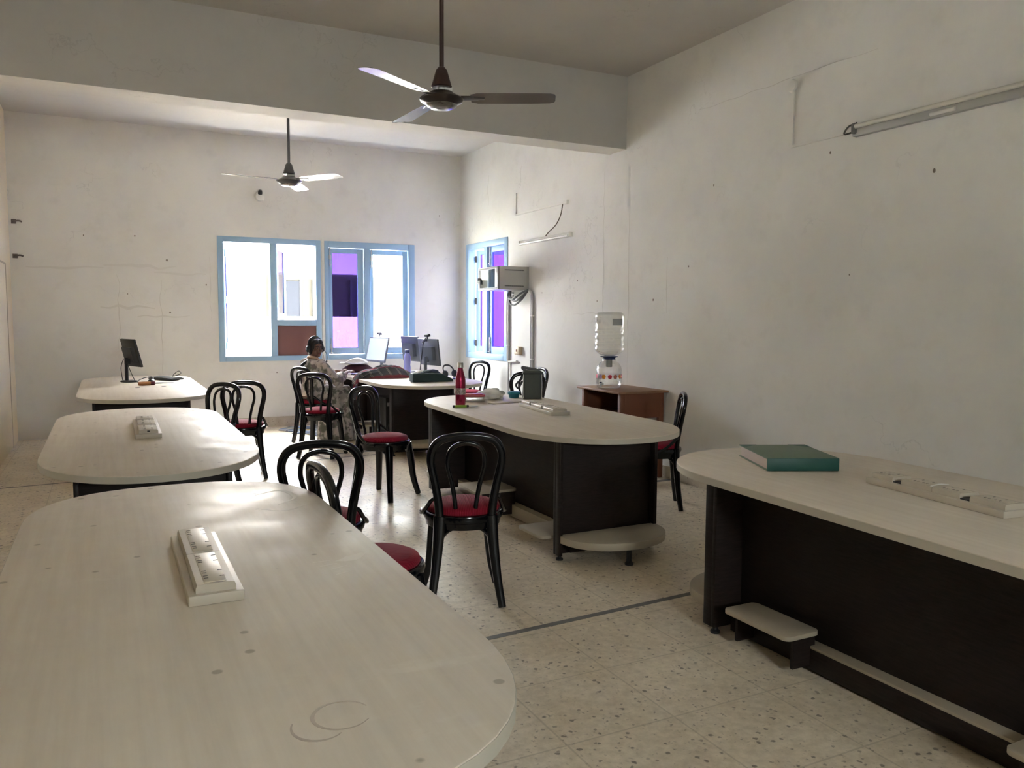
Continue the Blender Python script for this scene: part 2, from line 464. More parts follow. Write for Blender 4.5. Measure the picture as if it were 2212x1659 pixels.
# ---------------------------------------------------------------- windows
def framebars(bm, axis, at, bars, depth, off=0):
    for a0, a1, z0, z1 in bars:
        if axis == 'y': add_bx(bm, a0, a1, at+off, at+off+depth, z0, z1, .004)
        else: add_bx(bm, at+off, at+off+depth, a0, a1, z0, z1, .004)
def pane(axis, at, a0, a1, z0, z1, mat, parent, name='pane'):
    b = NEW()
    if axis == 'y': add_bx(b, a0, a1, at, at+.004, z0, z1)
    else: add_bx(b, at, at+.004, a0, a1, z0, z1)
    return obj(name, b, mat, parent)
def leaf(name, w, z0, z1, mat, hinge, ang, parent, st=.055, flip=1):
    """open window leaf: local x from the hinge along the leaf, opened by ang"""
    b = NEW(); t = .035
    for bars in ((0, st, z0, z1), (w-st, w, z0, z1), (st, w-st, z0, z0+st+.02), (st, w-st, z1-st, z1)):
        add_bx(b, bars[0], bars[1], -t/2, t/2, bars[2], bars[3], .003)
    o = obj(name, b, BLUEF, parent, loc=hinge, rot=(0, 0, ang))
    b = NEW(); add_bx(b, st, w-st, -.002, .002, z0+st+.02, z1-st); obj('pane', b, mat, o)
    b = NEW()
    for z in (z0+.12, (z0+z1)/2, z1-.12): add_box(b, (.0, -t/2-.006, z), (.03, .012, .09), None, .003)
    obj('hinge', b, M('hinge_steel', (.2, .2, .2), .4, .8), o)
    return o
def bolt(axis, at, a, z0, z1, parent):
    b = NEW()
    p = (lambda s, z: (a, at-s, z)) if axis == 'y' else (lambda s, z: (at-s, a, z))
    add_tube(b, [p(.012, z0), p(.012, z1)], .008, 8); add_box(b, p(.006, (z0+z1)/2), (.03 if axis == 'y' else .012, .012 if axis == 'y' else .03, .06), None, .003)
    add_box(b, p(.02, z0+.03), (.03, .03, .012), None, .004)
    obj('bolt_latch', b, M('latch_alu', (.6, .6, .58), .35, .8), parent)

# window 1: open left light, upper right light with its leaf swung out, brown board below
b = NEW()
framebars(b, 'y', YB-.012, [(1.288, 1.362, WZ0, WZ1), (2.53, 2.598, WZ0, WZ1), (1.362, 2.53, WZ1-.07, WZ1), (1.362, 2.53, WZ0, WZ0+.065), (1.935, 2.02, WZ0+.065, WZ1-.07), (2.02, 2.53, 1.335, 1.415)], .11)
w1 = struct('window_1', b, BLUEF, 'pale blue window left of the person with a brown board below its right light')
b = NEW(); add_bx(b, 2.02, 2.53, YB+.02, YB+.032, WZ0+.065, 1.335); obj('brown_board', b, M('brown_hardboard', (.20, .085, .07), .5), w1)
leaf('casement_leaf', .55, WZ0+.08, WZ1-.085, VIOLET, (1.372, YB+.115, 0), math.radians(79), w1)
leaf('casement_leaf', .49, 1.425, WZ1-.085, VIOLET, (2.03, YB+.115, 0), math.radians(66), w1)
# window 2: two closed leaves, the left one with violet film
b = NEW()
framebars(b, 'y', YB-.012, [(2.648, 2.70, WZ0, WZ1), (3.83, 3.923, WZ0, WZ1), (2.70, 3.83, WZ1-.085, WZ1), (2.70, 3.83, WZ0, WZ0+.07), (3.195, 3.275, WZ0+.07, WZ1-.085)], .11)
w2 = struct('window_2', b, BLUEF, 'pale blue window behind the monitors with one violet pane')
for a0, a1, st0, st1, mat in ((2.70, 3.195, .06, .085, VIOLET), (3.275, 3.83, .055, .075, CLEAR)):
    b = NEW(); z0, z1 = WZ0+.075, WZ1-.09; y = YB+.03
    for bars in ((a0+.004, a0+st0, z0, z1), (a1-st1, a1-.004, z0, z1), (a0+st0, a1-st1, z0, z0+.085), (a0+st0, a1-st1, z1-.065, z1)):
        add_bx(b, bars[0], bars[1], y, y+.035, bars[2], bars[3], .003)
    o = obj('casement_leaf', b, BLUEF, w2)
    pane('y', y+.015, a0+st0, a1-st1, z0+.085, z1-.065, mat, o)
    bolt('y', y, a0+.028, z1-.25, z1+.01, o); bolt('y', y, a0+.035, z0-.01, z0+.22, o)
# window 3 on the right wall: far leaf swung out, near leaf closed with violet film
b = NEW()
framebars(b, 'x', XR2-.012, [(9.31, 9.40, WZ0+.015, WZ1+.015), (10.55, 10.635, WZ0+.015, WZ1+.015), (9.40, 10.55, WZ1-.065, WZ1+.015), (9.40, 10.55, WZ0+.015, WZ0+.095), (9.93, 10.03, WZ0+.095, WZ1-.065)], .11)
w3 = struct('window_3', b, BLUEF, 'narrow-looking pale blue window in the right wall behind the network cabinet')
b = NEW(); z0, z1 = WZ0+.10, WZ1-.07; x = XR2+.03
for bars in ((9.405, 9.47, z0, z1), (9.86, 9.925, z0, z1), (9.47, 9.86, z0, z0+.09), (9.47, 9.86, z1-.07, z1)):
    add_bx(b, x, x+.035, bars[0], bars[1], bars[2], bars[3], .003)
o = obj('casement_leaf', b, BLUEF, w3); pane('x', x+.015, 9.47, 9.86, z0+.09, z1-.07, VIOLET2, o)
bolt('x', x, 9.895, z1-.25, z1+.01, o); bolt('x', x, 9.895, z0-.01, z0+.22, o)
leaf('casement_leaf', .50, z0, z1, VIOLET2, (XR2+.115, 10.54, 0), math.radians(-38), w3)
# window 4: unseen, added behind the camera and sized for fill light
b = NEW()
framebars(b, 'y', YF-.1, [(.7, .75, 1.75, 2.4), (1.45, 1.5, 1.75, 2.4), (.75, 1.45, 2.35, 2.4), (.75, 1.45, 1.75, 1.8), (1.08, 1.12, 1.8, 2.35)], .1)
w_fill = struct('fill_window', b, BLUEF, 'unseen blue window added behind the camera for fill light')
pane('y', YF-.06, .75, 1.45, 1.80, 2.35, CLEAR, w_fill)
portal('portal_front', (1.1, YF-.26, 2.075), (0, 1, 0), .8, .75)

# ---------------------------------------------------------------- outside, across the yard
FAC = M('sunlit_whitewash', (.82, .81, .78), .8); FACG = M('pale_lilac_fascia', (.60, .58, .62), .8)
b = NEW(); add_bx(b, -30, 40, YB+.9, 45, -.8, -.5); struct('ground', b, M('bare_yard_ground', (.62, .58, .50), .9), 'bare yard ground outside the windows')
bl = thing('school_block', 'white corridor block with a parapet seen through the back windows', 'building', (3, 18, -.5))
def bp(name, mat, boxes, parent=bl):
    b = NEW()
    for q in boxes: add_bx(b, q[0]-3, q[1]-3, q[2]-18, q[3]-18, q[4]+.5, q[5]+.5)
    return obj(name, b, mat, parent)
bp('parapet_wall', FAC, [(-6, 14, 17.9, 18.1, -.5, 1.47)])
bp('fascia', FAC, [(-6, 14, 17.75, 18.1, 2.42, 3.05)])
bp('corridor_wall', M('corridor_shade_cream', (.17, .165, .135), .8), [(-6, 14, 22.5, 22.7, -.5, 2.6)])  # cream and door colours darkened to stand for corridor shade
bp('shading_roof_slab', FAC, [(-6, 14, 16.9, 22.7, 3.05, 3.2), (-6, 14, 18.1, 22.6, 2.6, 2.7)])  # front overhang added out of view to shade the fascia
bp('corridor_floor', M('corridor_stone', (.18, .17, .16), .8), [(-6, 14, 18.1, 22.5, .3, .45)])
for x in (2.45, 6.4): bp('pillar', FAC, [(x-.38, x+.22, 17.85, 18.2, 1.47, 2.42)])
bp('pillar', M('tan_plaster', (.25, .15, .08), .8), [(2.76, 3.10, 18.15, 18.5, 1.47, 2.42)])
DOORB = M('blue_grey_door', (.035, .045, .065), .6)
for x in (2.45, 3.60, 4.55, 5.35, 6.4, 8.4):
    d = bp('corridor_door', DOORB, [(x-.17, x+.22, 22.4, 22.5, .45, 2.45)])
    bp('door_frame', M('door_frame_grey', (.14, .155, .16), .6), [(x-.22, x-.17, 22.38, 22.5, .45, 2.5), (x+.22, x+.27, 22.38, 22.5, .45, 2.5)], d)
# wall added across the lane, tall and dark to cut right-window light
b = NEW(); add_bx(b, XR2+2.3, XR2+2.5, -7, 17.6, -.5, 5.2)
o = obj('lane_block_wall', b, M('dimmed_lane_grey', (.24, .235, .23), .8)); tag(o, 'grey wall added across the lane to cut light through the right window', 'wall', kind='structure')
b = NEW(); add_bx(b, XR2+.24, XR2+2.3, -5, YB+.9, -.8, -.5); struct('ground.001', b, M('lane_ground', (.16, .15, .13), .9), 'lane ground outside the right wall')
b = NEW(); add_bx(b, XR2+.24, XR2+1.5, -7, YB+.9, ZC, ZC+.15); struct('lane_light_block', b, CEIL, 'unseen slab added over the lane to block light')  # added out of view to keep sun and sky off the lane
# ---------------------------------------------------------------- tables
def table_outline(a, y0, y1, bn, bf, n=2.12, k=24):
    out = []
    e = 2/n
    for i in range(k+1):                       # far cap, right to left
        t = PI*i/k; c, s = math.cos(t), math.sin(t)
        out.append((a*math.copysign(abs(c)**e, c), y1-bf+bf*abs(s)**e))
    for i in range(k+1):
        t = PI+PI*i/k; c, s = math.cos(t), math.sin(t)
        out.append((a*math.copysign(abs(c)**e, c), y0+bn-bn*abs(s)**e))
    return out

def table(label, cx, a, y0, y1, px0, px1, py0, py1, spine, mat=TOP, bn=.65, bf=.55, rot=0, nn=2.12, shelves=None, chan=None, near_shelf=True, far_shelf=True):
    t = thing('workstation_table', label, 'table', (cx, (y0+y1)/2, 0), 0, 'oval ended work tables')
    yc = (y0+y1)/2; Y0, Y1 = y0-yc, y1-yc
    ol = table_outline(a, Y0, Y1, bn, bf, nn)
    bm = NEW(); add_prism(bm, ol, .7215, .7505, edge=.003); tp = obj('tabletop', bm, mat, t, 30, rot=(0, 0, rot))
    bm = NEW(); add_prism(bm, [(x*(1+.0012/a), y*(1+.0012/abs(Y1))) for x, y in ol], .717, .7475); obj('edge_band', bm, EDGE, t, 30, rot=(0, 0, rot))
    x0, x1, p0, p1, sx = px0-cx, px1-cx, py0-yc, py1-yc, spine-cx
    for p, s in ((p0, 1), (p1, -1)):
        bm = NEW(); add_bx(bm, x0, x1, p, p+s*.025, .035, .717, .002)
        add_bx(bm, x0, x0+.022, p, p-s*.05, .035, .717, .002); add_bx(bm, x1-.022, x1, p, p-s*.05, .035, .717, .002)
        o = obj('end_panel', bm, WENGE, t)
        for x in (x0+.03, x1-.03):
            bm = NEW(); add_lathe(bm, [(.022, 0), (.022, .012), (.012, .016), (.012, .04)], 10, Matrix.Translation((x, p, 0))); obj('foot', bm, BLKM, t)
    bm = NEW(); add_bx(bm, sx-.012, sx+.012, p0+.025, p1-.025, .09, .717, .002); obj('spine_panel', bm, WENGE, t)
    bm = NEW(); add_bx(bm, sx-.075, sx+.075, p0+.03, p1-.03, .012, .10, .002); ch_ = obj('cable_channel', bm, chan or SHELF, t)
    if chan:
        bm = NEW(); add_bx(bm, sx-.075, sx+.075, p0+.03, p1-.45, .10, .112, .002); obj('channel_lid', bm, SHELF, ch_)
    # half round shelves outside the end panels
    for p, s, on in ((p0, -1, near_shelf), (p1, 1, far_shelf)):
        if not on: continue
        w = (x1-x0)/2-.005; xm = (x0+x1)/2
        out = [(xm+w*math.cos(PI*i/20), p+s*(.02+.33*math.sin(PI*i/20)**.8)) for i in range(21)]
        if s < 0: out.reverse()
        bm = NEW(); add_prism(bm, out, .115, .158, edge=.002); sh = obj('end_shelf', bm, SHELF, t)
        bm = NEW(); add_tube(bm, [(xm+.0, p+s*.26, 0), (xm, p+s*.26, .115)], .016, 8); add_lathe(bm, [(.026, 0), (.026, .012), (.016, .02)], 10, Matrix.Translation((xm, p+s*.26, 0))); obj('shelf_leg', bm, BLKM, sh)
        bm = NEW(); add_bx(bm, xm-w*.8, xm+w*.8, p+s*.02, p+s*.05, .05, .115); obj('shelf_batten', bm, WENGE, sh)
    # low shelves beside the spine for the computers
    for sd in (-1, 1):
        for (ya, yb, z) in ([(q[0]-yc, q[1]-yc, q[2]) for q in shelves] if shelves else ((p0+.03, p0+.46, .135), (p1-1.05, p1-.62, .20))):
            lo = x0-(.06 if shelves else 0)*1.0 if sd < 0 else sx+.04
            hi = sx-.04 if sd < 0 else x1
            bm = NEW(); add_prism(bm, [(p[0]+(lo+hi)/2, p[1]+(ya+yb)/2) for p in rrect(hi-lo, yb-ya, .03)], z, z+.018, edge=.001); sh = obj('cpu_shelf', bm, SHELF, t)
            s0, s1 = (hi-.13, hi-.01) if sd < 0 else (lo+.01, lo+.13)
            bm = NEW(); add_bx(bm, s0, s1, ya+.02, ya+.035, .03, z); obj('shelf_support', bm, WENGE, sh)
            bm = NEW(); add_bx(bm, s0, s1, yb-.035, yb-.02, .03, z); obj('shelf_support', bm, WENGE, sh)
    return t

table('nearest pale oval table filling the lower left, dusty with a ring stain', .222, .495, 1.06, 3.56, -.16, .55, 1.6, 3.05, .20, TOPD, .55, .52, 0, 2.5)
table('pale oval table between the dusty nearest table and the one carrying a side-on monitor', .197, .512, 3.80, 6.71, -.157, .54, 4.2, 6.2, .19, TOPD, .70, .58)
table('farthest left pale table carrying a side-on black monitor and keyboard', .30, .552, 7.37, 10.45, -.125, .66, 7.78, 9.95, .27, TOP, .60, .6)
table('middle pale oval table holding the crimson bottle and grey lunch bag', 2.835, .55, 3.815, 6.69, 2.355, 3.06, 4.09, 6.15, 2.66, TOP, .645, .62, -.045, 2.12, [(4.16, 4.47, .115), (5.10, 5.46, .20)])
table('dark-sided oval table at the right edge carrying a green book', 2.845, .55, .2, 3.312, 2.437, 3.14, .6, 2.80, 2.605, TOP, .6, .60, -.05, 2.12, [(2.28, 2.655, .16), (1.0, 1.415, .14)], WENGE)
table('cluttered work table by the back windows carrying monitors and a striped shawl', 3.13, .585, 7.65, 10.42, 2.62, 3.32, 8.02, 9.95, 2.95, TOP, .62, .6)
# stains on the nearest table: a cup ring and a hand print
tt = [o for o in COL.objects if o.name.startswith('workstation_table')][0]
STAIN = M('dried_stain', (.42, .35, .28), .5); PRINT = M('chalky_smear', (.715, .66, .58), .6)
def decal(name, mat, loops):
    bm = NEW()
    for L in loops: add_tube(bm, [(x-.222, y-2.31, .7508) for x, y in L], [(.0015, .0004), (.004, .0004), (.0012, .0004)], 6, up=(0, 0, 1), smooth=3)
    return obj(name, bm, mat, tt)
def arc(cx, cy, rx, ry, a0, a1, n=14): return [(cx+rx*math.cos(a0+(a1-a0)*i/n), cy+ry*math.sin(a0+(a1-a0)*i/n)) for i in range(n+1)]
decal('ring_stain', STAIN, [arc(.345, 1.335, .05, .05, .3, 5.6), arc(.30, 1.315, .045, .05, 2.6, 5.4)])
def smear(L, w):
    bm = NEW(); add_tube(bm, [(x-.222, y-2.31, .7507) for x, y in L], [(.002, .0004), (w, .0004), (.002, .0004)], 8, up=(0, 0, 1), smooth=4); obj('hand_smear', bm, PRINT, tt)
smear([(.56, 2.22), (.61, 2.23), (.67, 2.28)], .028); smear([(.53, 2.15), (.58, 2.17)], .010); smear([(.51, 2.19), (.56, 2.20)], .008); smear([(.50, 2.235), (.55, 2.235)], .008)
smear([(.53, 2.10), (.57, 2.115)], .007)
smear([(.55, 3.0), (.63, 3.10), (.60, 3.25), (.50, 3.2)], .012); smear([(.48, 2.95), (.56, 2.9), (.66, 2.98)], .008)

# ---------------------------------------------------------------- chairs
def make_chair(label):
    t = thing('bentwood_chair', label, 'chair', (0, 0, 0), 0, 'black bentwood chairs with red seats')
    bm = NEW()
    add_lathe(bm, [(.150, .425), (.185, .418), (.203, .428), (.208, .445), (.204, .460), (.192, .466), (.170, .462), (.150, .455)], 36, cap=False)
    bm.faces.new([v for v in bm.verts if abs(v.co.z-.455) < 1e-4 and abs(v.co.xy.length-.150) < 1e-3]) if False else None
    add_lathe(bm, [(.001, .43), (.165, .43), (.165, .45), (.001, .45)], 30)
    add_lathe(bm, [(.172, .43), (.180, .392), (.190, .392), (.198, .43)], 36, cap=False)
    obj('seat_frame', bm, BLACKP, t)
    bm = NEW(); add_lathe(bm, [(.168, .455), (.184, .462), (.189, .474), (.182, .489), (.154, .501), (.10, .510), (.05, .514), (.001, .515)], 36); obj('cushion', bm, RED, t, 60)
    for sx, sy in ((-1, 1), (1, 1), (-1, -1), (1, -1)):
        bm = NEW()
        if sy > 0: P = [(.128*sx, .128, .425), (.140*sx, .142, .30), (.150*sx, .153, .15), (.188*sx, .190, 0)] if False else [(.132*sx, .132, .43), (.150*sx, .150, .30), (.166*sx, .164, .14), (.198*sx, .192, 0)]
        else: P = [(.128*sx, -.150, .46), (.140*sx, -.158, .30), (.158*sx, -.172, .14), (.180*sx, -.192, 0)]
        add_tube(bm, P, [(.031, .027), (.026, .023), (.0215, .020), (.019, .018)], 12, pw=.45, smooth=5)
        # arched brackets running up into the apron
        for d in (-1, 1):
            a = math.atan2(P[0][1], P[0][0]); a2 = a+d*.42
            add_tube(bm, [(P[1][0]*.985, P[1][1]*.985, .315), ((.178*math.cos(a+d*.11)), (.178*math.sin(a+d*.11)), .375), (.180*math.cos(a2), .180*math.sin(a2), .412)], [(.012, .010), (.014, .011), (.016, .010)], 8, smooth=4)
        obj('leg', bm, BLACKP, t, 50)
    def yb(z): return -.152-.066*max(0, (z-.43)/.44)**1.25
    half = [(.130, .40), (.133, .50), (.147, .60), (.168, .70), (.175, .75), (.168, .80), (.138, .842), (.084, .862), (0, .869)]
    P = [(-x, yb(z), z) for x, z in half]+[(x, yb(z), z) for x, z in reversed(half[:-1])]
    bm = NEW(); add_tube(bm, P, [(.023, .018), (.020, .016), (.020, .016), (.019, .016), (.020, .016), (.020, .016), (.023, .018)], 12, smooth=5, pw=.8); obj('back_frame', bm, BLACKP, t, 60)
    half = [(.047, .43), (.052, .52), (.068, .62), (.088, .70), (.092, .74), (.084, .785), (.056, .818), (0, .832)]
    P = [(-x, yb(z)+.006, z) for x, z in half]+[(x, yb(z)+.006, z) for x, z in reversed(half[:-1])]
    bm = NEW(); add_tube(bm, P, (.0115, .0095), 10, smooth=5); obj('inner_hoop', bm, BLACKP, t, 60)
    for s in (-1, 1):
        bm = NEW(); add_tube(bm, [(.132*s, yb(.555), .555), (.165*s, -.150, .545), (.188*s, -.10, .50), (.206*s, -.045, .462), (.214*s, .0, .448), (.208*s, .05, .446)], [(.012, .010), (.012, .010), (.013, .011), (.014, .013)], 8, smooth=5)
        obj('side_brace', bm, BLACKP, t, 60)
    return t

CH = [ # label, x, y, forward
 ('black bentwood chair seen fully from behind in the clear floor beside the middle table', 1.617, 3.765, (.31, .95)),
 ('black bentwood chair facing the window row, tucked behind the nearest table corner', .90, 3.82, (.22, .97)),
 ('black bentwood chair with its back edge-on against the side of the nearest table', .925, 3.06, (1, .02)),
 ('black bentwood chair pushed in at the end of the second left table, seat hidden', .72, 7.08, (-.78, -.62)),
 ('black bentwood chair standing beside the second left table, back to us with red seat showing', 1.075, 7.56, (.06, 1)),
 ('black bentwood chair standing directly before the seated person, back to us', 1.977, 8.33, (.55, .83)),
 ('black bentwood chair turned sideways with its red seat toward the middle table', 1.985, 6.22, (.60, -.80)),
 ('black bentwood chair in profile at the right wall, between middle table and green book table', 3.76, 5.01, (-.85, .53)),
 ('black bentwood chair in the far corner under the right-hand window', 4.22, 9.62, (-.92, -.38)),
 ('black bentwood chair mostly hidden behind the grey lunch bag', 3.86, 7.27, (-.40, -.90)),
 ('black bentwood chair against the right wall, only its narrow back rising over the lunch bag', 4.24, 8.10, (-.98, .06)),
 ('black bentwood chair that the person wearing a headset sits on', 2.15, 9.315, (.90, .43)),
]
chair0 = make_chair(CH[0][0])
for i, (lb, x, y, f) in enumerate(CH):
    rz = math.atan2(-f[0], f[1])
    if i == 0: chair0.location = (x, y, 0.002); chair0.rotation_euler = (0, 0, rz)
    else: dup(chair0, (x, y, 0.002), rz, lb)

# ---------------------------------------------------------------- ceiling fans
def fan(name_label, loc, zceil, ang, dark):
    t = thing('ceiling_fan', name_label, 'fan', loc, 0, 'ceiling fans')
    h = zceil-loc[2]
    mb = M('fan_brown_enamel' if dark else 'fan_grey_enamel', (.035, .025, .022) if dark else (.075, .075, .08), .3, .2, coat=.3)
    rodm = M('fan_rod_enamel', (.045, .022, .018) if dark else (.06, .06, .065), .4)
    bm = NEW(); add_tube(bm, [(0, 0, .10), (0, 0, h-.01)], .0125, 12); obj('down_rod', bm, rodm, t)
    bm = NEW(); add_lathe(bm, [(.05, h-.12), (.055, h-.10), (.03, h-.02), (.03, h)], 20); obj('ceiling_canopy', bm, rodm, t)
    bm = NEW(); add_lathe(bm, [(.050, .055), (.056, .06), (.050, .075), (.040, .11), (.030, .145), (.018, .160), (.0125, .163)], 24); obj('lower_canopy', bm, rodm, t)
    bm = NEW(); add_tube(bm, [(0, 0, .02), (0, 0, .10)], .02, 12); add_box(bm, (.03, -.01, .055), (.045, .03, .03), None, .003); obj('capacitor_bracket', bm, WHITEP, t)
    bm = NEW(); add_lathe(bm, [(.02, .035), (.06, .032), (.072, .02), (.105, .006), (.118, -.004), (.112, -.016), (.086, -.030), (.082, -.034), (.03, -.036), (.001, -.036)], 36); obj('motor_housing', bm, mb, t, 50)
    bm = NEW(); add_lathe(bm, [(.084, -.030), (.078, -.042), (.055, -.053), (.02, -.058), (.001, -.0585)], 32); obj('trim_cap', bm, M('chromed_cap', (.30, .29, .28), .2, .9), t, 60)
    blm = M('fan_blade_paint_brown' if dark else 'fan_blade_paint_grey', (.16, .14, .125) if dark else (.30, .30, .30), .26, .3)
    for k in range(3):
        a = ang+2*PI*k/3
        m = Matrix.Rotation(a, 4, 'Z')
        bm = NEW()
        rings = []
        for r, w, th, tw in ((.155, .042, .004, .22), (.19, .056, .004, .22), (.32, .060, .003, .20), (.48, .063, .003, .17), (.575, .062, .003, .15), (.597, .052, .002, .15), (.603, .030, .002, .15)):
            c, s = math.cos(tw), -math.sin(tw)
            q = [(-w, 0), (-w*.4, th+.004), (w*.4, th+.004), (w, 0), (w*.4, -th+.004), (-w*.4, -th+.004)]
            rings.append([m @ Vector((r, y*c-z*s, y*s+z*c)) for y, z in q])
        add_rings(bm, rings); bl = obj('blade', bm, blm, t, 30)
        bm = NEW(); add_box(bm, (.145, 0, .002), (.10, .045, .006), (-.2, 0, 0), .002); add_box(bm, (.20, 0, .004), (.06, .03, .012), (-.2, 0, 0), .003)
        for v in bm.verts: v.co = m @ v.co
        obj('blade_iron', bm, mb, bl)
    return t
va = -math.radians(26.748)
fan('dark brown ceiling fan hanging in front of the beam', (1.628, 4.075, 2.60), ZC, va-math.radians(1), True)
fan('grey ceiling fan hanging beyond the beam near the back windows', (1.571, 7.755, 2.715), ZC, va-math.radians(27.6), False)

# ---------------------------------------------------------------- things on the walls
X = XR
t = thing('tube_light', 'long dusty tube light on the near right wall, running out of frame', 'light', (X, 3.25, 2.70))
bm = NEW(); add_box(bm, (-.02, 0, -.012), (.04, 1.27, .055), None, .004); obj('housing', bm, GREYM, t)
bm = NEW(); add_tube(bm, [(-.052, -.60, .022), (-.052, .60, .022)], .0155, 14); obj('fluorescent_tube', bm, M('unlit_tube', (.66, .64, .58), .3), t)
for s in (-1, 1):
    bm = NEW(); add_box(bm, (-.035, .615*s, .01), (.06, .03, .07), None, .01); obj('end_holder', bm, M('grey_holder', (.16, .155, .15), .5), t)
bm = NEW(); add_tube(bm, [(-.045, -.10, -.02), (-.045, .06, -.02)], .012, 10); obj('starter', bm, WHITEP, t)
bm = NEW(); add_tube(bm, [(-.012, .63, .0), (-.04, .70, -.01), (-.05, .66, .03), (-.04, .60, .045)], .006, 8, smooth=6); obj('lamp_wire', bm, M('dark_wire', (.05, .045, .04), .6), t)
bm = NEW(); add_bx(bm, X-.012, X, 4.438, 4.452, 2.70, 3.10); add_bx(bm, X-.014, X, 3.90, 4.455, 2.695, 2.715)
o = obj('wall_conduit', bm, WALL); tag(o, 'painted-over conduit bending toward the long tube light on the near right wall', 'conduit')
bm = NEW(); add_lathe(bm, [(.045, 0), (.047, .01), (.04, .022), (.001, .024)], 20, Matrix.Translation((X, 4.46, 3.14)) @ Matrix.Rotation(-PI/2, 4, 'Y')); o = obj('junction_box', bm, WALL); tag(o, 'round painted junction box above the conduit on the near right wall', 'junction box')
X = XR2
bm = NEW(); add_bx(bm, X-.014, X, 9.065, 9.09, 2.73, 3.0); add_bx(bm, X-.014, X, 7.83, 9.09, 2.725, 2.745); add_bx(bm, X-.03, X, 7.80, 7.88, 2.715, 2.755)
o = obj('wall_conduit', bm, WHITEP); tag(o, 'thin white conduit on the far right wall above the short tube batten', 'conduit')
bm = NEW(); add_tube(bm, [(X-.02, 7.90, 2.72), (X-.03, 7.93, 2.60), (X-.04, 8.02, 2.50), (X-.05, 8.15, 2.44), (X-.04, 8.25, 2.40)], .006, 6, smooth=6)
o = obj('hanging_wire', bm, M('brown_wire', (.10, .07, .05), .6)); tag(o, 'thin dark wire drooping from the white conduit to the tube batten', 'wire')
t = thing('tube_batten', 'white tube batten fixed above the network cabinet on the right wall', 'light', (X, 8.315, 2.37))
bm = NEW(); add_box(bm, (-.018, 0, 0), (.036, 1.20, .045), None, .004); obj('housing', bm, WHITEP, t)
bm = NEW(); add_tube(bm, [(-.045, -.58, -.012), (-.045, .58, -.012)], .013, 12); obj('fluorescent_tube', bm, M('unlit_tube_white', (.74, .73, .70), .3), t)
for s in (-1, 1):
    bm = NEW(); add_box(bm, (-.03, .60*s, 0), (.05, .022, .05), None, .004); obj('end_holder', bm, WHITEP, t)
# network cabinet
t = thing('network_cabinet', 'grey wall-mounted network cabinet with a glass door and keys', 'cabinet', (4.42, 9.015, 1.79))
bm = NEW(); add_box(bm, (0.005, 0, .14), (.40, .57, .28), None, .006); obj('body', bm, GREYM, t)
for z in (.045, .235):
    bm = NEW()
    for i in range(22): add_box(bm, (-.12+i*.012, -.286, z), (.007, .004, .012))
    obj('vent_slots', bm, DARK, t)
bm = NEW(); x = -.205
for q in ((-.285, .285, .0, .03), (-.285, .285, .25, .28), (-.285, -.20, .03, .25), (.235, .285, .03, .25)): add_bx(bm, x-.012, x, q[0], q[1], q[2], q[3], .003)
dr = obj('door', bm, GREYM, t)
bm = NEW(); add_bx(bm, x-.006, x-.002, -.20, .235, .03, .25); obj('door_glass', bm, M('dark_door_glass', (.02, .025, .03), .05), dr)
bm = NEW(); add_box(bm, (x-.02, .255, .14), (.02, .03, .03), None, .004); add_tube(bm, [(x-.03, .255, .135), (x-.035, .255, .09)], .006, 6); add_box(bm, (x-.035, .235, .10), (.004, .02, .05)); add_box(bm, (x-.035, .275, .10), (.004, .02, .045)); obj('lock_keys', bm, BLKM, dr)
VENT = M('vent_grey', (.16, .16, .16), .6)
for z in (.02, .26):
    bm = NEW()
    for i in range(24): add_box(bm, (x-.0125, -.26+i*.022, z), (.004, .012, .01))
    obj('door_vent', bm, VENT, dr)
# corrugated conduit loops and pipes below the cabinet
bm = NEW()
for dy, dz in ((0, .02), (.035, -.05), (.075, .0)):
    P = smooth_path([(X-.03-dy*.3, 9.20-dy, 1.79), (X-.09, 9.12-dy, 1.70+dz), (X-.10, 8.97-dy, 1.66+dz), (X-.07, 8.82-dy, 1.73+dz), (X-.035, 8.69, 1.79)], 10)
    add_tube(bm, P, [(.012+.002*(i % 2),)*2 for i in range(40)], 8)
o = obj('corrugated_hose', bm, M('grey_corrugated', (.09, .09, .095), .5)); tag(o, 'bundle of grey corrugated hoses looped under the network cabinet', 'hose')
def pipes(label, runs, clips):
    t = thing('conduit_pipe', label, 'pipe', runs[0][-1])
    L = Vector(runs[0][-1])
    for R_ in runs:
        bm = NEW(); add_tube(bm, [Vector(p)-L for p in R_], .013, 10, smooth=5); obj('pipe', bm, GREYP, t, 60)
    for c in clips:
        bm = NEW(); add_box(bm, Vector(c)-L, (.03, .07, .02), None, .004); obj('saddle_clip', bm, WHITEP, t)
pipes('pair of grey pipes dropping from the right end of the network cabinet', [[(X-.02, 8.72, 1.79), (X-.02, 8.65, 1.77), (X-.02, 8.607, 1.70), (X-.02, 8.60, 1.4), (X-.02, 8.595, .8), (X-.02, 8.59, .12)],
      [(X-.02, 8.66, 1.74), (X-.02, 8.635, 1.66), (X-.02, 8.635, 1.2), (X-.02, 8.63, .12)]], [(X-.015, 8.618, 1.48), (X-.015, 8.615, .95)])
pipes('pair of grey pipes dropping from the left end of the network cabinet beside the window', [[(X-.02, 9.12, 1.765), (X-.02, 9.22, 1.76), (X-.02, 9.285, 1.70), (X-.02, 9.29, 1.3), (X-.02, 9.27, .95), (X-.02, 9.255, .90), (X-.02, 9.16, .895), (X-.02, 9.01, .91)],
      [(X-.02, 9.12, 1.73), (X-.02, 9.20, 1.72), (X-.02, 9.245, 1.66), (X-.02, 9.245, 1.2), (X-.02, 9.24, .8), (X-.02, 9.24, .12)]], [(X-.015, 9.268, 1.1)])
t = thing('switch_box', 'small beige switch box on the right wall under the network cabinet', 'switch', (X, 8.96, 1.045))
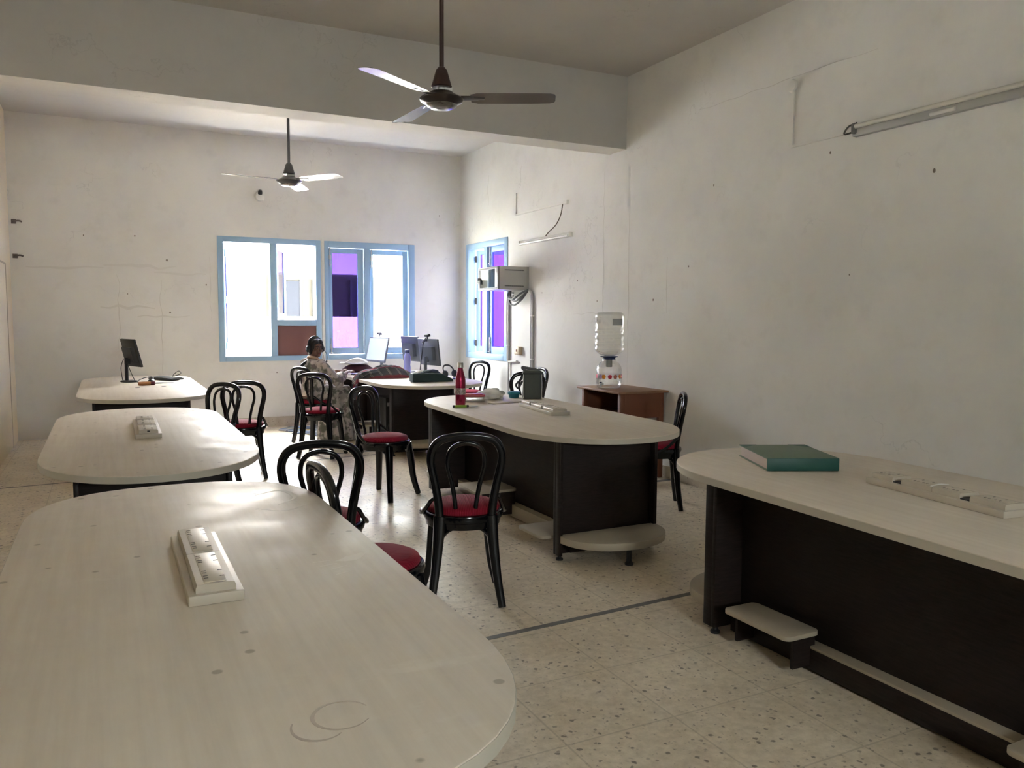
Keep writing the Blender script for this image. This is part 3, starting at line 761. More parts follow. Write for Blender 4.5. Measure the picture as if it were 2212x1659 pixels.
bm = NEW(); add_box(bm, (-.022, 0, 0), (.044, .13, .10), None, .004); obj('back_box', bm, M('beige_switch', (.55, .43, .28), .5), t)
bm = NEW(); add_box(bm, (-.047, .0, 0), (.008, .12, .09), None, .003); obj('face_plate', bm, M('pale_beige_plate', (.66, .56, .42), .4), t)
bm = NEW(); add_box(bm, (-.053, 0, .0), (.006, .02, .03), None, .002); obj('rocker', bm, BROWN, t)
# bulb holder on the back wall
t = thing('bulb_holder', 'black bulb holder on a round white base high on the back wall', 'bulb holder', (1.825, YB, 2.99))
bm = NEW(); add_lathe(bm, [(.062, 0), (.064, .012), (.05, .03), (.02, .034), (.001, .034)], 24, Matrix.Rotation(PI/2, 4, 'X')); obj('base', bm, WHITEP, t)
bm = NEW(); add_lathe(bm, [(.026, 0), (.028, .02), (.022, .05), (.018, .055)], 18, Matrix.Translation((0, -.03, .03)) @ Matrix.Rotation(math.radians(25), 4, 'X')); obj('socket', bm, BLKM, t)
bm = NEW(); add_tube(bm, [(.015, -.03, -.02), (.04, -.03, -.06), (.06, -.015, -.09)], .004, 6, smooth=5); obj('wire_tail', bm, WHITEP, t)
for z, lb in ((2.52, 'upper metal hook on the back wall beside the left corner'), (2.13, 'lower metal hook on the back wall beside the left corner')):
    bm = NEW(); add_tube(bm, [(-.90, YB, z), (-.90, YB-.035, z), (-.85, YB-.04, z+.008), (-.82, YB-.02, z)], .010, 8, smooth=5); add_box(bm, (-.90, YB-.004, z), (.05, .008, .05), None, .002)
    o = obj('wall_hook', bm, M('rusty_hook', (.16, .13, .12), .6)); tag(o, lb, 'hook', 'wall hooks')
# ---------------------------------------------------------------- socket boxes on the tables
def socket_box(label, loc, rz, L, W, mods, dusty=True):
    """mods: list of (y0, y1) cover modules along the box"""
    t = thing('socket_box', label, 'socket box', loc, rz, 'desk socket boxes')
    m1 = DUSTYP if dusty else WHITEP
    bm = NEW(); add_prism(bm, rrect(W, L, .004), 0, .026, edge=.003); obj('base_tray', bm, m1, t)
    for y0, y1 in mods:
        bm = NEW(); w = W*.36; c = (y0+y1)/2
        rings = [[Vector((x*s, y, z)) for x, y in ((-w, y0), (w, y0), (w, y1), (-w, y1))] for s, z in ((1, .026), (1, .038), (.93, .046), (.60, .047))]
        add_rings(bm, rings); md = obj('socket_cover', bm, m1, t, 25)
        bm = NEW(); add_bx(bm, -w*.56, w*.56, y0+.012, y1-.012, .0465, .0485, .0006); obj('socket_plate', bm, M('ivory_plate', (.54, .49, .405), .45) if 'ivory_plate' not in bpy.data.materials else bpy.data.materials['ivory_plate'], md)
        bm = NEW()
        n = max(1, round((y1-y0)/.13))
        for k in range(n):
            yc = y0+(k+.5)*(y1-y0)/n
            for dx, dy in ((.02, .03), (.02, -.02), (-.018, .035), (-.018, .018), (-.018, -.008), (-.018, -.026)): add_box(bm, (dx, yc+dy, .0485), (.011, .004, .001))
        obj('socket_holes', bm, DARK, md)
    for (a, b_) in [(mods[i][1], mods[i+1][0]) for i in range(len(mods)-1)]:
        if b_-a > .02:
            bm = NEW(); add_bx(bm, -W*.33, W*.33, a, b_, .026, .030); obj('open_slot', bm, DARK, t)
    bm = NEW(); add_box(bm, (.0, -L/2+.0215, .039), (.014, .004, .007)); obj('end_notch', bm, DARK, t)
    return t
socket_box('ivory socket box with four outlets on the dusty nearest table', (.219, 2.305, .7508), -.002, .60, .128, [(-.285, -.003), (.003, .285)])
socket_box('ivory socket box with two dark gaps, on the second left table', (.203, 5.37, .7508), -.01, .78, .140, [(-.37, -.14), (-.09, .14), (.19, .37)])
socket_box('ivory socket box with empty gaps, lying on the middle table', (2.935, 5.30, .7508), -.13, .69, .150, [(-.33, -.13), (-.09, .12), (.16, .33)])
s4 = socket_box('long ivory socket box beside the green book on the right table', (2.885, 2.005, .7508), -.14, .655, .135, [(-.315, -.17), (-.125, .0), (.004, .155), (.20, .315)])
bm = NEW(); add_tube(bm, [(-.055, .002, .05), (0, .012, .052), (.055, .02, .045)], .003, 6, smooth=5); obj('white_wire', bm, WHITEP, s4)

# ---------------------------------------------------------------- green ledger on the right table
t = thing('ledger_book', 'thick green ledger lying flat on the right table', 'book', (2.91, 2.83, .7508), -.43)
GRN = M('green_cloth_cover', (.13, .185, .135), .6); GRD = M('dark_green_spine', (.010, .075, .060), .5)
bm = NEW(); add_box(bm, (0, 0, .003), (.335, .40, .005), None, .002); add_box(bm, (0, 0, .057), (.335, .40, .005), None, .002); obj('cover', bm, GRN, t)
bm = NEW(); add_box(bm, (0.002, .004, .03), (.322, .384, .049), None, .003); obj('page_block', bm, M('pinkish_pages', (.58, .50, .47), .8), t)
bm = NEW(); add_box(bm, (0, -.200, .030), (.335, .008, .058), None, .004); obj('spine', bm, GRD, t)
for sx in (-1, 1):
    bm = NEW(); add_prism(bm, [(sx*.1675, .2), (sx*.1675, .12), (sx*.08, .2)] if sx < 0 else [(.1675, .12), (.1675, .2), (.08, .2)], .0590, .0602)
    obj('corner_patch', bm, GRD, t)

# ---------------------------------------------------------------- middle table things
z = .7508
t = thing('steel_bottle', 'tall crimson steel bottle at the tip of the middle table', 'bottle', (2.50, 5.87, z))
CRIM = M('crimson_metallic', (.30, .008, .055), .25, .75, coat=.4)
bm = NEW(); add_lathe(bm, [(.030, 0), (.038, .003), (.0405, .012), (.0405, .20), (.038, .225), (.030, .255), (.022, .285), (.0195, .30)], 32); obj('body', bm, CRIM, t, 50)
bm = NEW(); add_lathe(bm, [(.020, .30), (.0225, .302), (.0225, .338), (.020, .341), (.001, .341)], 28); obj('cap', bm, M('cap_steel', (.42, .40, .37), .3, .9), t)
bm = NEW(); add_lathe(bm, [(.0409, .088), (.0411, .090), (.0411, .138), (.0409, .14)], 32, cap=False); bnd = obj('silver_band', bm, M('band_silver', (.33, .27, .27), .45, .6), t)
bm = NEW(); rnd = random.Random(3)
for i in range(26):
    a = math.radians(rnd.uniform(190, 310)); zz = rnd.uniform(.095, .133)
    add_box(bm, (.0413*math.cos(a), .0413*math.sin(a), zz), (.0012, rnd.uniform(.003, .007), rnd.uniform(.002, .006)), (0, 0, a))
obj('band_print', bm, M('print_pale', (.66, .58, .50), .5), bnd)
t = thing('tiffin_box', 'steel lunch box with a red lid beside the crimson bottle', 'lunch box', (2.72, 6.12, z), -.25)
bm = NEW(); add_prism(bm, rrect(.185, .12, .03), 0, .042, edge=.006); obj('steel_tray', bm, STEEL, t)
bm = NEW(); add_prism(bm, rrect(.195, .13, .034), .042, .058, edge=.004); add_prism(bm, rrect(.16, .10, .028), .058, .064, edge=.003); obj('red_lid', bm, M('red_translucent_lid', (.55, .09, .10), .35), t)
def crumple(name, label, cat, loc, dims, mat, seed, freq=6, amp=.35, seg=28):
    bm = NEW(); add_ell(bm, (0, 0, 0), (1, 1, 1), None, seg, seg//2)
    for v in bm.verts:
        n = noise.noise(v.co*freq*.35+Vector((seed, 0, 0)))*amp + noise.noise(v.co*freq+Vector((0, seed, 0)))*amp*.45
        p = v.co*(1+n); v.co = Vector((p.x*dims[0]/2, p.y*dims[1]/2, max(0, (p.z*.55+.5))*dims[2]))
    o = obj(name, bm, mat, None, 80, loc); return tag(o, label, cat)
PLAST = M('thin_white_plastic', (.72, .72, .70), .35)
crumple('plastic_bag', 'crumpled white plastic bag behind the red-lidded lunch box', 'plastic bag', (2.93, 6.22, z), (.24, .16, .085), PLAST, 3.1, 6, .45)
t = thing('food_tub', 'small teal lidded tub beside the grey lunch bag', 'container', (3.18, 6.27, z))
TEAL = M('teal_plastic', (.012, .13, .17), .35)
bm = NEW(); add_lathe(bm, [(.040, 0), (.044, .004), (.050, .036)], 28); obj('tub', bm, TEAL, t)
bm = NEW(); add_lathe(bm, [(.054, .034), (.057, .038), (.057, .048), (.053, .053), (.044, .050), (.001, .050)], 28)
for a in range(4): add_box(bm, (.057*math.cos(a*PI/2+.4), .057*math.sin(a*PI/2+.4), .043), (.008, .022, .016), (0, 0, a*PI/2+.4), .002)
obj('clip_lid', bm, M('teal_lid', (.02, .20, .25), .35), t)
t = thing('lunch_bag', 'grey insulated lunch bag with white piping on the middle table', 'bag', (3.30, 6.16, z), -.42)
BAGM = M('charcoal_fabric', (.075, .085, .08), .8)
bm = NEW(); rings = []
for zz, s, off in ((0, .93, 0), (.006, .98, 0), (.02, 1.0, 0), (.10, .98, .002), (.19, .96, 0), (.225, .97, 0), (.238, .93, .0), (.244, .80, 0)):
    rings.append([Vector((p[0]*s+off, p[1]*s, zz)) for p in rrect(.165, .135, .022)])
add_rings(bm, rings); bod = obj('body', bm, BAGM, t, 60)
bm = NEW(); add_prism(bm, rrect(.172, .142, .024), .212, .226, edge=.003); obj('zip_band', bm, M('dark_grey_band', (.03, .033, .035), .6), t)
for sx in (-1, 1):
    bm = NEW(); add_tube(bm, [(sx*.079, -.064, .01), (sx*.081, -.066, .10), (sx*.079, -.064, .21)], .0025, 6, smooth=4)
    obj('white_piping', bm, bpy.data.materials.get('white_piping_cloth') or M('white_piping_cloth', (.75, .75, .73), .6), t)
bm = NEW(); add_tube(bm, [(-.06, 0, .24), (-.085, -.01, .268), (-.04, -.012, .262), (.02, -.01, .25), (.06, 0, .242)], (.014, .004), 8, smooth=6, up=(0, 1, .3)); obj('top_handle', bm, M('grey_strap', (.16, .16, .16), .7), t)
bm = NEW(); add_tube(bm, [(-.08, .0, .215), (-.105, -.01, .16), (-.14, -.02, .12), (-.12, -.02, .09), (-.085, -.01, .15)], (.009, .003), 8, smooth=6, up=(0, 1, 0)); obj('side_strap', bm, BLKM, t)
t = thing('marker_pen', 'lime green marker pen lying in front of the crimson bottle', 'pen', (2.47, 5.725, z), -.23)
rx = Matrix.Rotation(PI/2, 4, 'Y')
bm = NEW(); add_lathe(bm, [(.007, -.075), (.0095, -.072), (.0095, .015), (.009, .018)], 14, Matrix.Translation((0, 0, .010)) @ rx); obj('barrel', bm, M('lime_plastic', (.22, .38, .03), .4), t)
bm = NEW(); add_lathe(bm, [(.009, -.090), (.0098, -.088), (.0098, -.075), (.007, -.074)], 14, Matrix.Translation((0, 0, .010)) @ rx); obj('end_cap', bm, BLKM, t)
bm = NEW(); add_lathe(bm, [(.0098, .018), (.0098, .034), (.006, .036)], 14, Matrix.Translation((0, 0, .010)) @ rx); obj('grip_ring', bm, BLKM, t)
bm = NEW(); add_lathe(bm, [(.007, .036), (.0085, .038), (.008, .10), (.004, .112), (.001, .113)], 14, Matrix.Translation((0, 0, .010)) @ rx); obj('clear_cap', bm, M('frosted_cap', (.66, .66, .64), .3), t)
bm = NEW(); add_box(bm, (0, 0, .005), (.335, .075, .009), None, .002); o = obj('cover_strip', bm, DUSTYP, None, 40, (2.93, 5.90, z), (0, 0, .20)); tag(o, 'loose ivory cover strip lying beside the middle table socket box', 'cover strip')

# ---------------------------------------------------------------- left far table things
def monitor(label, loc, rz, tilt, face_mat, w=.46, h=.28, back_mat=BLKM, zc=.30, base=True, group='computer monitors'):
    """local +Y is the screen side"""
    t = thing('computer_monitor', label, 'monitor', loc, rz, group)
    R_ = Matrix.Translation((0, 0, zc)) @ Matrix.Rotation(tilt, 4, 'X')
    def T(bm):
        for v in bm.verts: v.co = R_ @ v.co
        return bm
    bm = NEW(); add_box(bm, (0, 0, 0), (w, .022, h), None, .004); obj('screen_case', T(bm), back_mat, t)
    bm = NEW(); add_box(bm, (0, .0112, .005), (w-.028, .002, h-.04)); obj('screen', T(bm), face_mat, t)
    bm = NEW()
    rings = [[Vector((x*s, y, zz)) for x, zz in ((-.15, -.09), (.15, -.09), (.15, .07), (-.15, .07))] for s, y in ((1, -.010), (.95, -.03), (.86, -.045))]
    add_rings(bm, rings); obj('back_bulge', T(bm), back_mat, t)
    if base:
        bm = NEW(); add_tube(bm, [(0, -.055, .012), (0, -.055, zc-.05)], (.026, .014), 10, pw=.6, up=(0, 1, 0)); add_box(bm, (0, -.045, zc-.09), (.07, .04, .06), None, .005); obj('stand_neck', bm, back_mat, t)
        bm = NEW(); add_lathe(bm, [(.095, 0), (.10, .004), (.10, .010), (.08, .018), (.001, .020)], 30, Matrix.Translation((0, -.03, 0)) @ Matrix.Diagonal((1.15, .85, 1, 1))); obj('stand_base', bm, back_mat, t)
    return t
SCR_OFF = M('dark_screen', (.012, .013, .015), .25)
SCR_ON = M('lit_pale_screen', (.3, .34, .38), .3, emit=((.72, .86, 1.0), .05))
t = monitor('black monitor seen side-on, standing on the farthest left table', (.235, 9.46, z), math.radians(-72), math.radians(14), SCR_OFF, .40, .30, zc=.31)
bm = NEW(); add_tube(bm, [(-.03, -.07, .25), (-.06, -.09, .15), (-.05, -.08, .02)], .004, 6, smooth=5); add_tube(bm, [(.03, -.07, .25), (.06, -.03, .10), (.08, -.0, .015)], .004, 6, smooth=5); obj('cable', bm, BLKM, t)
t = thing('keyboard', 'black keyboard with its looped cable on the farthest left table', 'keyboard', (.575, 9.63, z+.003), math.radians(-62))
bm = NEW(); add_box(bm, (0, 0, .012), (.44, .155, .018), (.06, 0, 0), .004); obj('case', bm, BLKM, t)
bm = NEW()
for i in range(15):
    for k in range(5): add_box(bm, (-.2+i*.0285, -.055+k*.027, .024+(-.055+k*.027)*.06), (.024, .022, .007), (.06, 0, 0), .0015, 1)
obj('keys', bm, M('key_black', (.03, .031, .033), .5), t)
bm = NEW(); add_tube(bm, [(-.02, .085, .015), (-.05, .13, .05), (-.02, .17, .085), (.05, .15, .06), (.03, .08, .035)], .004, 6, smooth=7); obj('cable', bm, BLKM, t)
t = thing('computer_mouse', 'black mouse wrapped in its cable in front of the keyboard', 'mouse', (.415, 9.32, z+.0005), -.4)
bm = NEW(); add_ell(bm, (0, 0, .012), (.030, .055, .026), None, 20, 12)
for v in bm.verts: v.co.z = max(.001, v.co.z)
obj('shell', bm, BLKM, t, 70)
bm = NEW(); add_tube(bm, [(0, .05, .015), (-.03, .10, .05), (-.10, .05, .04), (-.13, -.05, .008), (-.06, -.08, .006)], .004, 6, smooth=6); obj('cable', bm, BLKM, t)
t = thing('wood_handled_file', 'wooden handled tool with a dark blade in front of the keyboard', 'tool', (.44, 8.90, z), .12)
bm = NEW(); add_lathe(bm, [(.010, -.17), (.018, -.165), (.021, -.13), (.020, -.06), (.017, -.03), (.018, -.015), (.012, -.01)], 16, Matrix.Translation((0, 0, .021)) @ rx); obj('handle', bm, M('amber_wood', (.36, .16, .06), .4), t)
bm = NEW(); add_lathe(bm, [(.0185, -.065), (.0195, -.06), (.0185, -.012)], 16, Matrix.Translation((0, 0, .021)) @ rx, cap=False); obj('red_ferrule', bm, M('maroon_paint', (.13, .02, .03), .4), t)
bm = NEW(); add_tube(bm, [(-.015, 0, .021), (.04, 0, .021), (.09, 0, .020), (.15, 0, .018), (.165, 0, .018)], [(.006, .006), (.008, .006), (.017, .005), (.017, .004), (.006, .003)], 10, up=(0, 0, 1)); obj('blade', bm, M('dull_blade', (.10, .08, .085), .5, .5), t)
for i, (x, y) in enumerate(((.26, 8.62), (.50, 8.70))):
    bm = NEW(); add_lathe(bm, [(.022, 0), (.022, .0015)], 16)
    o = obj('grommet_hole', bm, DARK, bpy.data.objects['workstation_table.002'], 40, (x-.30, y-8.885, .7503))

# ---------------------------------------------------------------- brown desk and the water stand
t = thing('school_desk', 'brown wooden desk with an open shelf carrying the water dispenser', 'desk', (4.285, 6.225, 0), math.radians(-2.0))
w2_, d2 = .23, .345
bm = NEW(); add_box(bm, (0, 0, .79), (.54, .75, .02), None, .004); obj('desktop', bm, BROWNT, t)
bm = NEW(); add_bx(bm, -w2_, w2_, -d2, -d2+.018, .555, .78, .002); obj('side_panel', bm, BROWN, t)
bm = NEW(); add_bx(bm, -w2_, w2_, d2-.018, d2, .555, .78, .002); obj('side_panel', bm, BROWN, t)
bm = NEW(); add_bx(bm, w2_-.018, w2_, -d2+.02, d2-.02, .555, .78, .002); obj('back_panel', bm, BROWN, t)
bm = NEW(); add_bx(bm, -w2_, w2_-.02, -d2+.02, d2-.02, .56, .578, .002); obj('open_shelf', bm, BROWNT, t)
for sx in (-1, 1):
    for sy in (-1, 1):
        bm = NEW(); add_box(bm, (sx*(w2_-.022), sy*(d2-.022), .39), (.045, .045, .78), None, .003); obj('leg', bm, BROWN, t)
bm = NEW(); add_bx(bm, -.02, .02, -d2+.04, d2-.04, .12, .15); 
for sy in (-1, 1): add_bx(bm, -w2_+.04, w2_-.04, sy*(d2-.022)-.012, sy*(d2-.022)+.012, .11, .15)
obj('stretcher', bm, BROWN, t)
PC = plastic_clear('clear_dispenser_plastic', (.96, .965, .965), .06)
PB = plastic_clear('cloudy_bottle_plastic', (.925, .93, .90), .07)
t = thing('water_dispenser', 'clear plastic water dispenser with a flower band on the brown desk', 'water dispenser', (4.19, 6.30, .8005))
bm = NEW(); add_lathe(bm, [(.001, 0), (.095, 0), (.110, .008), (.118, .04), (.118, .17), (.112, .20), (.09, .232), (.068, .248), (.062, .262), (.064, .268), (.060, .270)], 36, cap=False); obj('body', bm, PC, t, 60)
bm = NEW(); add_lathe(bm, [(.001, .26), (.03, .262), (.03, .20), (.026, .195), (.001, .195)], 20); obj('feed_tube', bm, M('grey_feed_tube', (.42, .42, .42), .5), t)
bm = NEW(); add_lathe(bm, [(.058, .265), (.058, .282), (.082, .290), (.084, .297), (.05, .298)], 30); obj('blue_collar', bm, M('navy_plastic', (.012, .03, .13), .35), t)
rnd = random.Random(5); bandp = NEW(); add_lathe(bandp, [(.1183, .085), (.1185, .09), (.1185, .13), (.1183, .135)], 36, cap=False)
band = obj('printed_band', bandp, glass('band_film', (.92, .90, .90), .03, .2), t, 60)
fl = [((.75, .28, .02), 205), ((.70, .05, .10), 233), ((.55, .18, .14), 258), ((.80, .25, .05), 285), ((.45, .30, .55), 188), ((.70, .10, .12), 310), ((.75, .35, .05), 335), ((.6, .1, .2), 160), ((.75, .28, .02), 130)]
for i, (c, a) in enumerate(fl):
    bm = NEW(); a = math.radians(a+8)
    for k in range(6):
        th = 2*PI*k/6; da = .012*math.cos(th)/.119; zz = .110+.012*math.sin(th)
        add_ell(bm, (.1192*math.cos(a+da), .1192*math.sin(a+da), zz), (.0012, .009, .009), (0, 0, a), 8, 6)
    add_ell(bm, (.1195*math.cos(a), .1195*math.sin(a), .11), (.0014, .006, .006), (0, 0, a), 8, 6)
    obj('flower', bm, M('flower_ink_%d' % i, c, .6), band)
bm = NEW(); add_tube(bm, [(-.105, -.055, .045), (-.135, -.07, .045)], .012, 10); add_tube(bm, [(-.135, -.07, .05), (-.135, -.07, .02)], .011, 10); tp = obj('tap', bm, M('clear_white_tap', (.7, .7, .7), .3), t)
bm = NEW(); add_box(bm, (-.137, -.07, .058), (.03, .014, .012), (0, 0, .5), .003); obj('tap_lever', bm, M('dark_blue_lever', (.01, .015, .06), .4), tp)
t = thing('water_bottle_jar', 'large upturned clear water jar standing on the dispenser', 'water jar', (4.19, 6.30, 1.099))
pr_ = [(.030, 0), (.045, .002), (.085, .012), (.115, .035), (.136, .055), (.138, .075), (.130, .092)]
for zc_ in (.115, .175, .235):
    pr_ += [(.131, zc_-.018), (.138, zc_-.008), (.138, zc_+.008), (.131, zc_+.018)]
pr_ = [p for i, p in enumerate(pr_) if i == 0 or p[1] > pr_[i-1][1]-1e-6]
pr_ += [(.132, .27), (.132, .345), (.138, .357), (.138, .375), (.128, .393), (.105, .406), (.06, .409), (.001, .407)]
bm = NEW(); add_lathe(bm, pr_, 40, cap=False); obj('body', bm, PB, t, 60)
bm = NEW(); rings = []
for zz in (.285, .345):
    rings.append([Vector((.1335*math.cos(math.radians(a)), .1335*math.sin(math.radians(a)), zz)) for a in range(248, 301, 6)])
vr = [[bm.verts.new(p) for p in r] for r in rings]
for j in range(len(vr[0])-1): bm.faces.new((vr[0][j], vr[0][j+1], vr[1][j+1], vr[1][j]))
obj('torn_label', bm, M('grey_label', (.32, .34, .34), .6), t)

# ---------------------------------------------------------------- the cluttered back table
def webcam(label, loc, rz, mat):
    t = thing('webcam', label, 'webcam', loc, rz, 'webcams')
    bm = NEW(); add_box(bm, (0, 0, .045), (.075, .045, .032), (.2, 0, 0), .006); obj('head', bm, mat, t)
    bm = NEW(); add_tube(bm, [(0, 0, .03), (0, -.005, .015), (0, .0, .002)], .008, 8); add_box(bm, (0, -.02, -.012), (.05, .008, .03), None, .003); obj('clip', bm, mat, t)
    bm = NEW(); add_lathe(bm, [(.012, 0), (.010, .004), (.001, .004)], 16, Matrix.Translation((0, .022, .046)) @ Matrix.Rotation(-PI/2, 4, 'X')); obj('lens', bm, DARK, t)
    return t
LIL = M('lilac_grey_plastic', (.30, .29, .42), .4)
GREYMON = M('blue_grey_monitor_plastic', (.085, .10, .12), .4)
def mon_at(label, x, y, face, scr, mat, tilt=.16, zc=.30, cam=None, h=.32, w=.44):
    rz = math.atan2(-face[0], face[1])
    monitor(label, (x, y, z), rz, tilt, scr, w, h, mat, zc)
    return rz
rz = mon_at('monitor with a lit pale screen turned toward the seated person', 3.07, 9.88, (-.965, -.26), SCR_ON, M('silver_blue_plastic', (.20, .22, .27), .4), .23, .29)
webcam('lilac webcam on top of the lit pale monitor', (3.10, 9.89, z+.448), rz, LIL)
rz = mon_at('grey monitor back half hidden behind the tall blue bottle', 3.50, 9.85, (.98, .17), SCR_OFF, GREYMON, .12, .30)
rz = mon_at('grey monitor with a webcam and dangling cable, back turned to us', 3.48, 9.13, (.98, .20), SCR_OFF, GREYMON, .12, .285)
t = webcam('black webcam clipped on the dark monitor nearest the right wall', (3.455, 9.125, z+.440), rz, BLKM)
bm = NEW(); add_tube(bm, [(.01, -.03, .02), (.03, -.075, -.04), (.02, -.085, -.14), (-.01, -.085, -.26), (-.03, -.09, -.40)], .005, 6, smooth=6); add_tube(bm, [(.01, -.03, .01), (-.03, -.05, -.03), (-.01, -.06, -.05), (.03, -.05, -.02)], .006, 6, smooth=6); obj('cable', bm, BLKM, t)
t = thing('water_bottle', 'tall translucent violet-blue plastic bottle between the monitors', 'bottle', (3.26, 9.30, z))
VB = M('violet_blue_plastic', (.40, .42, .88), .25, trans=.0)
bm = NEW(); add_lathe(bm, [(.030, 0), (.040, .004), (.042, .02), (.042, .10), (.037, .125), (.040, .15), (.044, .19), (.041, .225), (.028, .262), (.024, .27)], 28); obj('body', bm, VB, t, 60)
bm = NEW(); add_lathe(bm, [(.025, .268), (.028, .270), (.029, .305), (.024, .310), (.001, .311)], 24); obj('cap', bm, M('blue_grey_cap', (.10, .12, .30), .4), t)
# shawl: a lofted heap with one end hanging over the table edge
def shawl():
    SH = M('striped_shawl', (.2, .1, .12), .9, spec=.1); t_ = NT(SH); v = t_.coord((1, 1, 1))
    sp = t_.n('ShaderNodeSeparateXYZ'); t_.l(v, sp.inputs[0])
    wob = t_.noise(v, 5, 3)
    f = t_.math('FRACT', t_.math('ADD', t_.math('MULTIPLY', t_.math('ADD', sp.outputs[2], t_.math('MULTIPLY', sp.outputs[1], .8)), 5.2), t_.math('MULTIPLY', wob, .35)))
    c = t_.ramp(f, [(.0, (.085, .09, .105)), (.40, (.10, .105, .12)), (.46, (.16, .035, .05)), (.70, (.20, .045, .06)), (.76, (.09, .095, .11))])
    g = t_.math('FRACT', t_.math('MULTIPLY', t_.math('ADD', sp.outputs[0], t_.math('MULTIPLY', sp.outputs[2], .5)), 9))
    ln = t_.ramp(g, [(.0, 1), (.05, 1), (.06, 0), (.12, 0), (.13, 1), (.17, 1), (.18, 0)])
    brk = t_.ramp(f, [(.0, 1), (.40, 1), (.45, .1), (.72, .1), (.78, 1)])
    c = t_.mix(t_.math('MULTIPLY', t_.math('MULTIPLY', ln, brk), .6), c, (.50, .48, .47)); t_.col(c)
    t = thing('striped_shawl', 'crumpled grey and red striped shawl slumped over the table edge', 'shawl', (2.93, 9.03, z))
    bm = NEW()
    NU, NV = 64, 36
    top = []
    for i in range(NU+1):
        row = []
        for k in range(NV+1):
            u, v_ = -1+2*i/NU, -1+2*k/NV
            # map the square to a disc, then to a lumpy outline
            x, y = u*math.sqrt(1-v_*v_/2), v_*math.sqrt(1-u*u/2)
            r = min(1, math.hypot(x, y)); wob_ = 1+.16*noise.noise(Vector((x*1.7, y*1.7, 3.1)))
            px, py = x*.335*wob_, y*.165*wob_
            base = max(0, 1-r**3.2)**.75
            q = Vector((px, py, 0))
            ridge = 1-abs(noise.noise(Vector((px*5+py*4, py*9, 1.2))))*2.0
            ridge2 = 1-abs(noise.noise(Vector((px*13-py*5, py*20, 7.7))))*2.0
            lean = .62+.38*math.cos((px+.02)*5.5)
            h_ = base*(.098*lean+.040*ridge*lean+.014*ridge2)+.002
            row.append(bm.verts.new((px, py, max(h_, .002))))
        top.append(row)
    for i in range(NU):
        for k in range(NV): bm.faces.new((top[i][k], top[i+1][k], top[i+1][k+1], top[i][k+1]))
    bot = [[bm.verts.new((v_.co.x*.98, v_.co.y*.98, .0012)) for v_ in row] for row in top]
    for i in range(NU):
        for k in range(NV): bm.faces.new((bot[i][k], bot[i][k+1], bot[i+1][k+1], bot[i+1][k]))
    edge = [(i, 0) for i in range(NU)]+[(NU, k) for k in range(NV)]+[(i, NV) for i in range(NU, 0, -1)]+[(0, k) for k in range(NV, 0, -1)]
    for e in range(len(edge)):
        a, b_ = edge[e], edge[(e+1) % len(edge)]
        bm.faces.new((top[a[0]][a[1]], bot[a[0]][a[1]], bot[b_[0]][b_[1]], top[b_[0]][b_[1]]))
    # the end that slides over the table edge and hangs
    path = smooth_path([(-.16, 0, .075), (-.27, .0, .062), (-.345, -.01, .030), (-.392, -.015, -.04), (-.402, -.02, -.13), (-.400, -.03, -.24)], 6)
    rings = []
    for i, p in enumerate(path):
        t1 = i/(len(path)-1); w_ = .125-.045*t1; th = .045*(1-t1)+.012
        tan = (path[min(i+1, len(path)-1)]-path[max(i-1, 0)]).normalized(); nr = Vector((-tan.z, 0, tan.x))
        if nr.z < 0 or (abs(nr.z) < .2 and nr.x > 0): nr = -nr
        ring = []
        for j in range(32):
            a = 2*PI*j/32; yy = w_*math.cos(a)
            fold = .020*math.sin(yy*75+1.5*t1)*(.3+.7*t1)+.012*noise.noise(Vector((yy*20, t1*4, 2)))
            ring.append(p+Vector((0, yy, 0))+nr*(th*.5*math.sin(a)+max(fold, -.012)))
        rings.append(ring)
    add_rings(bm, rings)
    obj('cloth', bm, SH, t, 80)
shawl()
t = thing('fabric_pouch', 'dark green fabric pouch lying at the near end of the cluttered table', 'pouch', (3.14, 8.22, z+.0045), -.08)
bm = NEW(); rings = []
for xx, w_, h_ in ((-.215, .06, .07), (-.21, .075, .088), (-.10, .08, .092), (.05, .08, .090), (.13, .078, .084), (.19, .07, .055), (.24, .055, .03), (.255, .03, .015)):
    rings.append([Vector((xx+noise.noise(Vector((p[0]*20, p[1]*20, xx*9)))*.008, p[0], p[1]+h_/2)) for p in rrect(w_*2, h_, .02)])
add_rings(bm, rings); obj('body', bm, M('dark_green_cloth', (.018, .040, .040), .85), t, 60)
bm = NEW(); add_tube(bm, [(-.20, -.06, .093), (0, -.055, .096), (.12, -.05, .09)], .003, 6); obj('zip', bm, M('zip_dark', (.04, .07, .07), .5), t)
t = thing('teal_notebook', 'teal covered notebook behind the dark green pouch', 'notebook', (3.22, 8.60, z), -.05)
bm = NEW(); add_box(bm, (0, 0, .020), (.28, .20, .036), None, .003); obj('pages', bm, WHITEP, t)
bm = NEW(); add_box(bm, (0, 0, .0405), (.29, .21, .005), None, .002); add_box(bm, (0, 0, .0025), (.29, .21, .004), None, .001); obj('cover', bm, M('teal_cover', (.05, .20, .26), .5), t)
crumple('dark_cloth', 'folded dark teal cloth on the teal notebook', 'cloth', (3.30, 8.62, z+.044), (.22, .16, .06), M('dark_teal_cloth', (.02, .035, .04), .9), 5.2, 4, .3)
crumple('cream_cloth', 'crumpled cream cloth beside the violet bottle', 'cloth', (3.33, 8.95, z), (.20, .18, .075), M('cream_cotton', (.55, .52, .46), .9), 7.7, 5, .35)
t = thing('over_ear_headphones', 'black headphones lying at the right edge of the cluttered table', 'headphones', (3.58, 8.72, z), .4)
